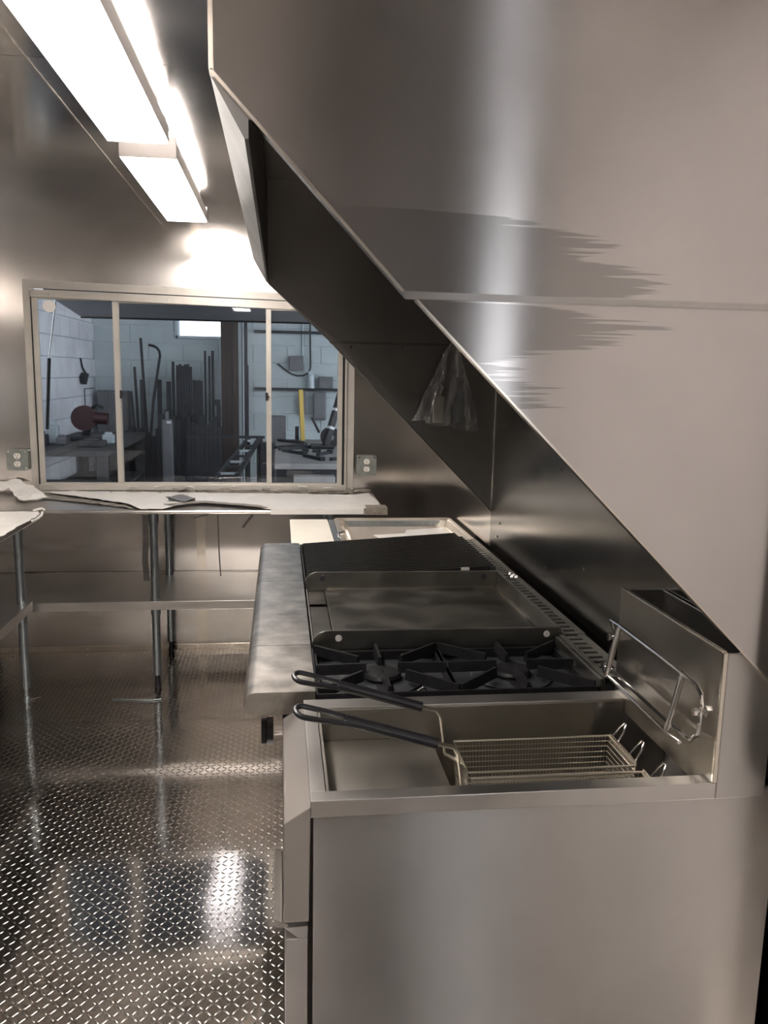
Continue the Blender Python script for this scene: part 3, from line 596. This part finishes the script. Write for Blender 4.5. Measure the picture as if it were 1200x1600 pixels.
# ---------------------------------------------------------------- protective film and scraps
def sheet(name, pts, z, mat, amp=0.0, seed=0, th=.0015, lift=None, parent=None):
    """thin sheet with a jagged outline, crumpled by amp"""
    r_ = random.Random(seed); out = []
    n = len(pts)
    for i in range(n):
        a, c = Vector(pts[i]), Vector(pts[(i+1) % n]); m_ = max(1, int((c-a).length/.025))
        for k in range(m_):
            p = a.lerp(c, k/m_); out.append((p.x+r_.uniform(-.004, .004), p.y+r_.uniform(-.004, .004)))
    b = B(); v = [b.bm.verts.new((p[0], p[1], z)) for p in out]; f = b.bm.faces.new(v)
    bmesh.ops.triangulate(b.bm, faces=[f]); 
    if amp:
        for _ in range(2): bmesh.ops.subdivide_edges(b.bm, edges=[e for e in b.bm.edges if e.calc_length() > .05], cuts=1); bmesh.ops.triangulate(b.bm, faces=b.bm.faces)
        for q in b.bm.verts:
            h = abs(noise.noise(Vector((q.co.x*14+seed, q.co.y*9, seed))))*amp*1.6
            if lift: h += lift(q.co.x, q.co.y)
            q.co.z += h
    bmesh.ops.recalc_face_normals(b.bm, faces=b.bm.faces)
    r = bmesh.ops.extrude_face_region(b.bm, geom=list(b.bm.faces))
    for q in r['geom']:
        if isinstance(q, bmesh.types.BMVert): q.co.z += th
    return b.done(name, mat, parent)
ft = .9452
tag(sheet('protective_film', [(-1.27, 4.744), (-1.144, 4.649), (-.98, 4.512), (-.787, 4.36), (-.728, 4.237), (-.693, 4.182), (-.584, 4.18), (-.545, 4.296), (-.461, 4.358), (-.395, 4.39), (-.284, 4.336), (-.122, 4.252), (-.069, 4.178), (.135, 4.165), (.50, 4.168), (.530, 4.375), (.51, 4.75), (.397, 4.66), (.079, 4.72), (-.423, 4.74), (-.821, 4.80), (-1.145, 4.80), (-1.27, 4.775)], .9575, FILM, 0.004, 3), 'long white protective film lying torn on the window counter', 'film')
tag(sheet('film_edge_strip', [(-.60, 4.31), (-.53, 4.32), (-.46, 4.38), (-.395, 4.415), (-.284, 4.36), (-.122, 4.275), (-.06, 4.20), (-.10, 4.20), (-.20, 4.265), (-.30, 4.315), (-.40, 4.36), (-.47, 4.33), (-.55, 4.27)], .9632, FILMGR, .004, 11), 'curled brown torn edge of film at the middle of the counter', 'film')
b = B(); b.prism([(4.157, .960), (4.157, .934), (4.159, .934), (4.159, .9601)], 'x', -.05, .43); tag(b.done('film_flap', FILM), 'white film flap folded over the right front edge of the counter', 'film')
b = B(); b.box(.425, .548, 4.150, 4.156, .932, .966); b.box(.44, .549, 4.150, 4.26, .9645, .967); tag(b.done('film_corner', FILMGR), 'grey-brown strip of film wrapped over the right corner of the counter', 'film')
tag(sheet('crumpled_film', [(-1.70, 4.79), (-1.60, 4.80), (-1.45, 4.81), (-1.36, 4.72), (-1.212, 4.53), (-1.271, 4.48), (-1.335, 4.445), (-1.38, 4.52), (-1.47, 4.67), (-1.60, 4.63), (-1.72, 4.62)], .948, FILM, .022, 5, lift=lambda x, y: max(0, (y-4.50)*.20)+max(0, (4.52-y)*.15)), 'crumpled white film peeled up on the left end of the window counter', 'film')
tag(sheet('peeled_film', [(-1.27, 4.735), (-1.144, 4.640), (-.98, 4.503), (-.80, 4.36), (-.74, 4.262), (-.76, 4.26), (-.86, 4.34), (-1.05, 4.46), (-1.20, 4.55), (-1.30, 4.60)], .9475, FILMDK, .006, 8), 'dark curled underside of the film along its diagonal torn edge', 'film')
tag(sheet('film_scrap', [(-1.34, 4.79), (-1.10, 4.76), (-1.08, 4.80), (-1.25, 4.818)], .955, FILM, .01, 9), 'small white film scrap below the left pane of the window', 'film')
for k in range(12):
    x = -1.0+k*.128; s_ = [(x+rnd.uniform(-.02, .02), 4.775+rnd.uniform(-.012, .008)), (x+.07+rnd.uniform(-.02, .03), 4.770+rnd.uniform(-.03, .005)), (x+.125, 4.792), (x+.08, 4.818), (x-.005, 4.816)]
    tag(sheet('film_residue', s_, .9475+.012*(k % 2), FILMGR, .020, 20+k), ORD[k]+' crumpled brown film scrap from the left along the foot of the window', 'film', 'crumpled film scraps below the window')
for k, (x, y) in enumerate(((-.86, 4.79), (-.72, 4.80), (-.55, 4.79), (-.30, 4.80), (-.12, 4.78), (.10, 4.79), (.24, 4.76))):
    tag(sheet('film_shred', [(x, y-.012), (x+.05, y-.006), (x+.06, y+.006), (x+.01, y+.01)], .985, FILM, .012, 50+k), ORD[k]+' small pale film shred from the left on the residue below the window', 'film', 'pale film shreds below the window')
tag(sheet('film_wad', [(-.602, 4.40), (-.58, 4.50), (-.55, 4.56), (-.50, 4.55), (-.455, 4.50), (-.45, 4.40), (-.50, 4.38), (-.55, 4.41)], .9635, GREYBOX, .030, 61), 'small crumpled grey wad of film in the middle of the counter', 'film')
tag(sheet('table_film', [(-1.74, 4.145), (-1.45, 4.148), (-1.27, 4.150), (-1.175, 4.145), (-1.150, 4.08), (-1.145, 4.0), (-1.152, 3.703), (-1.148, 3.40), (-1.150, 2.40), (-1.74, 2.40)], .9508, FILM, .003, 71), 'white protective film covering the left counter', 'film')
b = B(); b.tube([(-1.152, 4.13, .953), (-1.142, 4.08, .945), (-1.150, 4.0, .938), (-1.143, 3.93, .947)], .006, 6); b.tube([(-1.20, 4.152, .957), (-1.16, 4.156, .968), (-1.145, 4.145, .962)], .006, 6)
tag(b.done('film_curl', FILM, None, True), 'curled white film end at the corner of the left counter', 'film')
def strip(name, pts, w_, label, mat=TAPE, g=None):
    b = B(); 
    for p, q in zip(pts, pts[1:]):
        p, q = Vector(p), Vector(q); t_ = (q-p).normalized(); s_ = Vector((1, 0, 0)); s_ = (s_-t_*s_.dot(t_)).normalized()*w_/2; n_ = Vector((0, .0008, 0))
        vs = [b.bm.verts.new(c) for c in (p-s_-n_, p+s_-n_, q+s_-n_, q-s_-n_, p-s_+n_, p+s_+n_, q+s_+n_, q-s_+n_)]
        for f in ((0, 1, 2, 3), (7, 6, 5, 4), (0, 4, 5, 1), (1, 5, 6, 2), (2, 6, 7, 3), (3, 7, 4, 0)): b.bm.faces.new([vs[i] for i in f])
    tag(b.done(name, mat), label, 'film strip')
strip('hanging_strip', [(-.671, 4.170, .930), (-.672, 4.171, .80), (-.678, 4.170, .70), (-.672, 4.171, .592)], .030, 'wide dark film strip hanging from the counter left of its leg')
strip('hanging_thread', [(-.315, 4.170, .931), (-.312, 4.171, .80), (-.309, 4.170, .70), (-.304, 4.171, .613)], .006, 'thin dark film thread hanging from the middle of the counter')
strip('dangling_strip', [(-.139, 4.165, .932), (-.165, 4.166, .90), (-.190, 4.165, .866)], .012, 'short slanted dark strip dangling below the counter edge')
strip('loose_strip', [(-.363, 4.165, .933), (-.40, 4.166, .926), (-.436, 4.165, .916)], .010, 'small dark strip sticking out below the counter front')
tag(B().tube([(-.845, 4.08, .0045), (-.75, 4.06, .005), (-.66, 4.045, .0045), (-.60, 4.06, .0045)], .0028, 6).done('wire_scrap', GALV, None, True), 'thin wire scrap lying on the floor at the foot of the counter leg', 'wire')
tag(B().tube([(-1.245, 4.10, .005), (-1.225, 4.11, .006), (-1.205, 4.13, .005)], .004, 6).done('metal_shaving', PAN, None, True), 'small bright shaving on the floor beside the left counter leg', 'scrap')
# ================================================================ the workshop seen through the window
SZ = -.05
tag(B().box(-2.4, 4.5, 4.96, 10.3, SZ-.1, SZ).done('floor_shop', CONC), 'concrete floor of the workshop outside', 'floor', **S)
swl = tag(B().box(-2.32, -2.13, 5.2, 10.2, SZ, 3.3).done('wall_shop_left', MORTAR), 'white painted block wall of the workshop on the left', 'wall', **S)
GX0, GX1, GZ0, GZ1 = -1.175, -.56, 2.03, 2.42
b = B(); b.box(-2.2, GX0, 10.01, 10.2, SZ, 3.3); b.box(GX1, 4.5, 10.01, 10.2, SZ, 3.3); b.box(GX0, GX1, 10.01, 10.2, SZ, GZ0); b.box(GX0, GX1, 10.01, 10.2, GZ1, 3.3)
swb = tag(b.done('wall_shop_back', MORTAR), 'pale blue painted block wall at the back of the workshop', 'wall', **S)
tag(B().box(-2.4, 4.5, 4.97, 10.3, 3.3, 3.4).done('ceiling_shop', CONC), 'dark workshop ceiling', 'ceiling', **S)
b = B(); b.box(4.4, 4.5, 5.0, 6.2, SZ, 3.3); b.box(4.4, 4.5, 9.0, 10.0, SZ, 3.3); b.box(4.4, 4.5, 6.2, 9.0, 2.9, 3.3)
tag(b.done('wall_shop_right', MORTAR), 'workshop wall on the right with an unseen opening added to let daylight in', 'wall', **S)  # its unseen gap is added so daylight reaches the workshop
wg = thing('window_2', ((GX0+GX1)/2, 10.1, GZ0), 'small bright window high in the workshop wall', 'window', **S)
part('window_frame', PIPEGR, (GX0-.03, GX1+.03, 9.98, 10.02, GZ0-.02, GZ0+.01), (GX0-.035, GX0-.005, 9.98, 10.02, GZ0-.02, GZ1+.02), (GX1, GX1+.03, 9.98, 10.02, GZ0-.02, GZ1+.02), (GX0-.03, GX1+.03, 9.98, 10.02, GZ1, GZ1+.02), p=wg, bev=0)
part('pane', CLEAR, (GX0, GX1, 10.08, 10.085, GZ0+.005, GZ1), p=wg, bev=0)
# block courses
src = None; bh, bl = .2, .4
for r_ in range(2, 14):
    z = SZ+r_*bh
    for c in range(-1, 13):
        y = 5.3+c*bl+(bl/2 if r_ % 2 else 0)
        if y < 5.3 or y > 9.85: continue
        if src is None:
            g = B(); g.box(-2.135, -2.12, y+.005, y+bl-.005, z+.005, z+bh-.005, .003); src = g.done('block', BLOCKW, swl); o0 = (y, z)
        else: inst(src, 'block', swl, (0, y-o0[0], z-o0[1]))
src = None
for r_ in range(2, 14):
    z = SZ+r_*bh
    for c in range(-1, 12):
        x = -2.12+c*bl+(bl/2 if r_ % 2 else 0)
        if x < -2.13 or x > 2.2: continue
        if z+bh > GZ0-.02 and z < GZ1 and x+bl > GX0-.03 and x < GX1+.03: continue
        if src is None:
            g = B(); g.box(x+.005, x+bl-.005, 10.0, 10.012, z+.005, z+bh-.005, .003); src = g.done('block', BLOCK, swb); o0 = (x, z)
        else: inst(src, 'block', swb, (x-o0[0], 0, z-o0[1]))
# steel stock leaning on the back wall
def stock(x0, x1, zt, y=9.6, lean=.12, dx=0.0, mat=STEELDK, name='steel_bar', label='', g='steel stock leaning on the workshop wall'):
    b = B(); w_ = x1-x0
    vs = [b.bm.verts.new(p) for p in ((x0-dx, y-lean, SZ), (x1-dx, y-lean, SZ), (x1-dx, y-lean+w_, SZ), (x0-dx, y-lean+w_, SZ), (x0, y, zt), (x1, y, zt), (x1, y+w_, zt), (x0, y+w_, zt))]
    for f in ((3, 2, 1, 0), (4, 5, 6, 7), (0, 1, 5, 4), (1, 2, 6, 5), (2, 3, 7, 6), (3, 0, 4, 7)): b.bm.faces.new([vs[i] for i in f])
    tag(b.done(name, mat), label, 'steel bar', g)
G = 'steel stock leaning on the workshop wall'
stock(-1.553, -1.527, 1.99, label='tallest thin steel bar left of the curved pipe', dx=-.10)
stock(-1.628, -1.603, 1.673, label='thin steel bar, second from the left in the workshop', dx=-.08)
stock(-1.671, -1.648, 1.404, label='shortest thin steel bar leaning at the far left', dx=-.10)
stock(-1.545, -1.505, 1.534, y=9.50, label='dark steel bar just below the tallest thin bar', dx=-.02)
stock(-1.375, -1.33, 1.537, y=9.62, label='dark steel bar behind the curved pipe', dx=.0)
stock(-1.27, -1.225, 1.517, label='short dark bar right of the curved pipe')
stock(-1.208, -1.180, 1.738, label='thin dark bar left of the wide bundle')
for k in range(6): stock(-1.155+k*.029, -1.128+k*.029, 1.70+.016*math.sin(k*2.1)+.01*(k in (2, 3)), y=9.55, label=ORD[k]+' steel bar from the left in the wide square-topped bundle')
for k in range(4): stock(-.978+k*.0285, -.951+k*.0285, 1.54-.008*(k % 2), y=9.55, label=ORD[k]+' steel bar from the left in the lower bundle right of the wide one')
stock(-.850, -.828, 1.866, label='tall dark bar, left of the pair before the brown column')
stock(-.803, -.780, 1.81, y=9.58, label='dark bar between the two tall bars before the brown column'); stock(-.770, -.742, 1.868, label='tall dark bar nearest the brown column')
for k in range(5): stock(-1.32+k*.062, -1.262+k*.062, 1.16+.05*math.sin(k*1.7), y=9.30, label=ORD[k]+' short steel offcut from the left, standing below the curved pipe')
for k in range(8): stock(-1.02+k*.048, -.974+k*.048, 1.10+.06*math.sin(k*2.3+1), y=9.25, label=ORD[k]+' short dark steel length from the left, standing before the bundles')
for k in range(5): stock(-1.70+k*.060, -1.65+k*.060, .98+.05*math.sin(k*1.3), y=9.35, lean=.12, dx=0, label=ORD[k]+' short steel length from the left, leaning beside the left bench')
for k in range(9): stock(-1.66+k*.048, -1.615+k*.048, .99+.05*math.sin(k*1.9), y=9.05, lean=0, label=ORD[k]+' dark stub of steel from the left, standing in front of the leaning stock')
tag(B().tube([(-1.439, 9.5, 1.913), (-1.39, 9.5, 1.905), (-1.351, 9.5, 1.885), (-1.325, 9.5, 1.85), (-1.318, 9.5, 1.80), (-1.335, 9.5, 1.699), (-1.401, 9.47, 1.277), (-1.43, 9.42, .92), (-1.445, 9.36, SZ+.02)], .014, 8).done('curved_pipe', STEELDK, None, True), 'thin steel pipe with a hooked top leaning on the workshop wall', 'pipe')
co = thing('steel_column', (-.567, 9.62, SZ), 'broad brown steel column before the small bright window', 'column')
part('flange', RUST, (-.659, -.475, 9.55, 9.565, SZ, 3.3), (-.659, -.475, 9.70, 9.715, SZ, 3.3), p=co, bev=0); part('web', RUST, (-.575, -.560, 9.565, 9.70, SZ, 3.3), (-.655, -.61, 9.53, 9.55, SZ, 2.9), (-.53, -.482, 9.53, 9.55, SZ, 2.9), p=co, bev=0)
tag(B().cyl((-.434, 9.9, SZ), (-.434, 9.9, 3.29), .014, 10).done('conduit_pipe', PIPEGR, None, True), 'pale conduit pipe right of the brown column', 'pipe')
stock(-.412, -.375, 2.22, y=9.8, label='dark tall bar right of the pale conduit'); stock(-.378, -.360, 1.72, y=9.7, label='thin dark bar at the right end of the stock')
b = B(); b.box(-.735, -.665, 9.35, 9.45, 1.27, 1.33); tag(b.box(-.70, -.66, 9.36, 9.40, SZ, 1.27).done('machine_vise', STEELDK), 'dark vise on a post left of the brown column', 'vise')
tag(B().box(-1.22, -1.11, 8.75, 8.85, SZ, 1.14, .02).box(-1.18, -1.15, 8.78, 8.82, 1.14, 1.22).done('grinder_stand', GREYBOX), 'grey pedestal tool standing before the short bars', 'tool')
tag(B().box(-1.165, -1.12, 8.74, 8.749, 1.10, 1.125).done('tool_tag', STRIPEW), 'small white label on the grey pedestal tool', 'label')
# left bench and things near it
be = thing('work_bench', (-1.75, 8.2, SZ), 'dark cluttered work bench along the left workshop wall', 'bench')
part('bench_top', BENCHM, (-2.10, -1.42, 7.0, 9.0, .93, .99), p=be); part('shelf', BENCHM, (-2.08, -1.44, 7.05, 8.95, .55, .58), p=be)
for x in (-2.05, -1.47):
    for y in (7.06, 8.94): B().box(x-.04, x+.04, y-.04, y+.04, SZ, .93).done('leg', BENCHM, be)
sw = thing('chop_saw', (-1.74, 7.9, .99), 'dark red chop saw on the left workshop bench', 'saw')
B().tube([(-1.79, 7.87, 1.195), (-1.79, 7.93, 1.195)], .115, 28).done('blade_guard', RED, sw, True); B().box(-1.90, -1.60, 7.8, 8.05, .99, 1.03, .008).done('base', STEELDK, sw)
B().tube([(-1.74, 7.9, 1.27), (-1.68, 7.9, 1.32), (-1.62, 7.9, 1.29)], .016, 8).done('handle', BLACK, sw, True); B().cyl((-1.70, 7.9, 1.20), (-1.58, 7.9, 1.19), .055, 16).done('motor', RED, sw, True); B().bar((-1.75, 7.92, 1.22), (-1.82, 8.0, 1.03), .05, .05).done('arm', STEELDK, sw)
sb = [(-2.02, 7.3, .12, .10), (-1.98, 7.55, .10, .16), (-1.88, 7.42, .08, .07), (-1.60, 7.3, .22, .05), (-1.52, 7.6, .10, .08)]
for k, (x, y, a, h) in enumerate(sb): tag(B().box(x-a/2, x+a/2, y-a*.4, y+a*.4, .99, .99+h, .01).box(x-a*.3, x+a*.3, y-a*.25, y+a*.25, .99+h, .99+h*1.25, .006).done('bench_clutter', [STEELDK, PIPEGR, GREYBOX, BENCHM, PIPEGR][k]), ['dark metal block at the wall end of the left bench', 'pale tin standing at the back of the left bench', 'grey fitting lying near the tin on the left bench', 'flat dark tray at the front of the left bench', 'small pale can at the front edge of the left bench'][k], 'tool')
for k in range(3):
    tag(B().box(-2.0, -1.35, 6.35+.2*k, 6.50+.2*k, SZ, .62+.06*k, .004).box(-1.98, -1.37, 6.36+.2*k, 6.49+.2*k, .62+.06*k, .635+.06*k).done('timber_stack', [BENCHM, TABLEM, BENCHM][k]), ['nearest', 'middle', 'farthest'][k]+' stack of boards in front of the left bench', 'boards', 'board stacks before the left bench')
hk = B(); hk.tube([(-2.11, 9.25, 1.75), (-2.10, 9.27, 1.66), (-2.10, 9.40, 1.60)], .010, 6); hk.prism([(9.18, 1.56), (9.27, 1.60), (9.40, 1.585), (9.27, 1.475), (9.20, 1.49)], 'x', -2.115, -2.06)
tag(hk.done('hanging_clamp', STEELDK), 'dark clamp hanging on the white block wall', 'clamp')
tag(B().box(-2.117, -2.108, 9.38, 9.40, .9, 1.43).box(-2.117, -2.108, 9.40, 9.85, 1.42, 1.432).done('pale_board_edge', GREYBOX), 'thin dark edge of a panel leaning on the white block wall', 'panel')
tag(B().box(-2.06, -1.72, 9.72, 9.92, SZ, 1.40, .01).box(-1.95, -1.93, 9.70, 9.72, .2, 1.40).done('metal_cabinet', GREYBOX), 'dark grey cabinet in the left corner of the workshop', 'cabinet')
# right side
rt_ = thing('layout_table', (.45, 7.7, SZ), 'large pale work table in the right part of the workshop', 'table')
part('table_top', TABLEM, (-.045, 1.55, 6.42, 8.8, .90, .945), p=rt_, bev=.004); part('apron', STEELDK, (-.03, 1.53, 6.44, 6.48, .78, .90), p=rt_)
for x in (.02, 1.5):
    for y in (6.5, 8.72): B().box(x-.03, x+.03, y-.03, y+.03, SZ, .90).done('leg', STEELDK, rt_)
tl = [(.10, 8.35, .30, -35, 'dark pry bar at the back left of the pale table'), (.10, 7.85, .34, 30, 'long dark rod at the left edge of the pale table'), (.13, 7.62, .30, 22, 'curved-looking dark bar in the middle of the pale table'), (.12, 7.25, .24, -40, 'short chisel left of the table middle'), (.22, 7.38, .06, 0, 'small dark nub near the table middle'), (.32, 7.35, .07, 5, 'small dark block right of the table middle'), (.38, 7.15, .18, 45, 'dark wrench near the front of the pale table'), (.27, 6.80, .22, -50, 'slim dark punch at the front of the pale table'), (.72, 7.60, .40, 0, 'dark flat bar at the right of the pale table'), (.56, 6.80, .34, 25, 'dark tapered bar at the right front of the table')]
for x, y, ln, a, lb in tl:
    c, s_ = math.cos(math.radians(a))*ln/2, math.sin(math.radians(a))*ln
    b = B(); b.bar((x-c, y-s_, .970), (x+c, y+s_, .970), .03, .0245); b.bar((x+c*.7, y+s_*.7, .978), (x+c, y+s_, .978), .045, .032); tag(b.done('hand_tool', STEELDK), lb, 'tool', 'tools on the pale table')
lv = B(); lv.bar((.235, 8.60, .946), (.213, 8.66, 1.47), .045, .02); o = lv.done('spirit_level', YELLOW); tag(o, 'yellow spirit level standing on the pale table', 'level')
tag(B().box(.15, .19, 8.5, 8.56, .946, 1.10, .006).box(.10, .17, 8.46, 8.52, .946, .965).done('glue_bottle', BLACK), 'small black bottle beside the yellow level', 'bottle')
jk = thing('black_boom', (.42, 7.75, .946), 'black slanted boom with white bands on the pale table', 'boom')
B().bar((.40, 7.70, .99), (.60, 7.80, 1.66), .055, .05).done('boom_arm', BLACK, jk)
for t_ in (.22, .47, .72): p = Vector((.40, 7.70, .99)).lerp(Vector((.60, 7.80, 1.66)), t_); q = Vector((.40, 7.70, .99)).lerp(Vector((.60, 7.80, 1.66)), t_+.035); p.y -= .006; q.y -= .006; B().bar(p, q, .062, .05).done('white_band', STRIPEW, jk)
B().tube([(.47, 7.74, 1.05), (.47, 7.84, 1.05)], .095, 24).done('wheel', BLACK, jk, True); B().tube([(.47, 7.735, 1.05), (.47, 7.745, 1.05)], .03, 16).done('hub', CHROME, jk, True); B().box(.28, .50, 7.66, 7.84, .946, .985, .01).done('boom_base', BLACK, jk); B().bar((.37, 7.72, 1.10), (.30, 7.74, 1.24), .02, .02).done('lever', BLACK, jk)
eb = thing('breaker_box', (.19, 9.95, 1.668), 'grey electrical box on the back workshop wall', 'box')
part('enclosure', GREYBOX, (.106, .272, 9.90, 9.998, 1.668, 1.836), p=eb, bev=.004); part('door', GREYBOX, (.112, .266, 9.893, 9.90, 1.676, 1.828), p=eb, bev=.002)
tag(B().tube([(-.028, 9.97, 1.744), (.05, 9.97, 1.68), (.128, 9.97, 1.628), (.20, 9.97, 1.605), (.27, 9.97, 1.61), (.335, 9.97, 1.64), (.358, 9.97, 1.70), (.352, 9.97, 2.084), (.352, 9.97, 2.8)], .009, 6).done('wall_cable', STEELDK, None, True), 'dark cable drooping below the grey electrical box', 'cable')
tag(B().cyl((.263, 9.985, 1.84), (.263, 9.985, 3.29), .011, 8).done('riser_conduit', PIPEGR, None, True), 'thin conduit rising from the grey electrical box', 'conduit')
tag(B().box(-.30, 1.6, 9.93, 9.97, 2.093, 2.125).done('wall_rail', STEELDK), 'upper dark rail along the back workshop wall', 'rail'); tag(B().box(-.30, 1.6, 9.93, 9.97, 1.430, 1.462).done('wall_rail', STEELDK), 'lower dark rail along the back workshop wall', 'rail')
tag(B().box(.22, .31, 9.85, 9.92, 1.16, 1.41, .01).box(.24, .29, 9.84, 9.85, 1.3, 1.38).done('tool_pouch', GREYBOX), 'grey pouch hanging from the lower wall rail', 'pouch'); tag(B().box(.385, .54, 9.83, 9.92, 1.09, 1.42, .02).box(.40, .52, 9.81, 9.83, 1.12, 1.17).done('hanging_bag', GREYBOX), 'dark bag hanging from the lower wall rail near the boom', 'bag')
tag(B().cyl((.36, 9.9, 1.463), (.36, 9.9, 1.62), .045, 14).box(.33, .39, 9.87, 9.93, 1.62, 1.66, .005).done('spray_bottle', PIPEGR), 'pale bottle standing on the lower wall rail', 'bottle')
tag(B().box(.45, .62, 9.86, 9.95, 1.463, 1.60, .01).box(.47, .60, 9.85, 9.86, 1.49, 1.57).done('parts_bin', GREYBOX), 'grey bin standing on the lower wall rail', 'bin')
sf = thing('slanted_rack', (-.30, 7.2, SZ), 'low steel rack with slanted rails left of the pale table', 'rack')
B().bar((-.52, 6.9, .80), (-.30, 8.0, 1.03), .03, .03).done('side_rail', STEELDK, sf); B().bar((-.36, 6.9, .80), (-.20, 8.0, 1.03), .04, .03).done('side_rail', STEELDK, sf)
for k in range(7): t_ = k/7+.05; B().bar((-.52+.22*t_, 6.9+1.1*t_, .80+.23*t_), (-.36+.16*t_, 6.9+1.1*t_, .80+.23*t_), .02, .02).done('rung', [PIPEGR, STEELDK][k % 2], sf)
for x, y in ((-.50, 6.95), (-.34, 6.95), (-.30, 7.95), (-.21, 7.95)): B().cyl((x, y, SZ), (x, y, .78 if y < 7 else 1.0), .015, 8).done('leg', STEELDK, sf)
tag(B().box(-.90, -.15, 8.10, 8.13, 1.005, 1.03).box(-.80, -.77, 8.10, 8.13, SZ, 1.005).box(-.2, -.17, 8.10, 8.13, SZ, 1.005).done('sawhorse', STEELDK), 'slim pale trestle bar behind the low steel rack', 'trestle')
for k in range(5): tag(B().box(-.19, -.06, 7.9, 8.05, SZ+.0+k*.21, SZ+.19+k*.21, .008).done('steel_bundle', STEELDK), ['lowest', 'second lowest', 'middle', 'second highest', 'topmost'][k]+' dark flat bundle stacked between the rack and the pale table', 'bundle', 'stacked dark bundles')
tag(B().box(-.12, .06, 8.9, 9.1, SZ, 1.18, .01).box(-.1, .04, 8.88, 8.9, .9, 1.1).done('oil_drum_box', GREYBOX), 'grey box standing behind the stacked dark bundles', 'box')
tag(B().box(.10, .42, 6.30, 6.43, SZ, .86, .006).box(.12, .40, 6.29, 6.30, .5, .8).done('plank_panel', TABLEM), 'pale panel leaning against the front of the work table', 'panel')
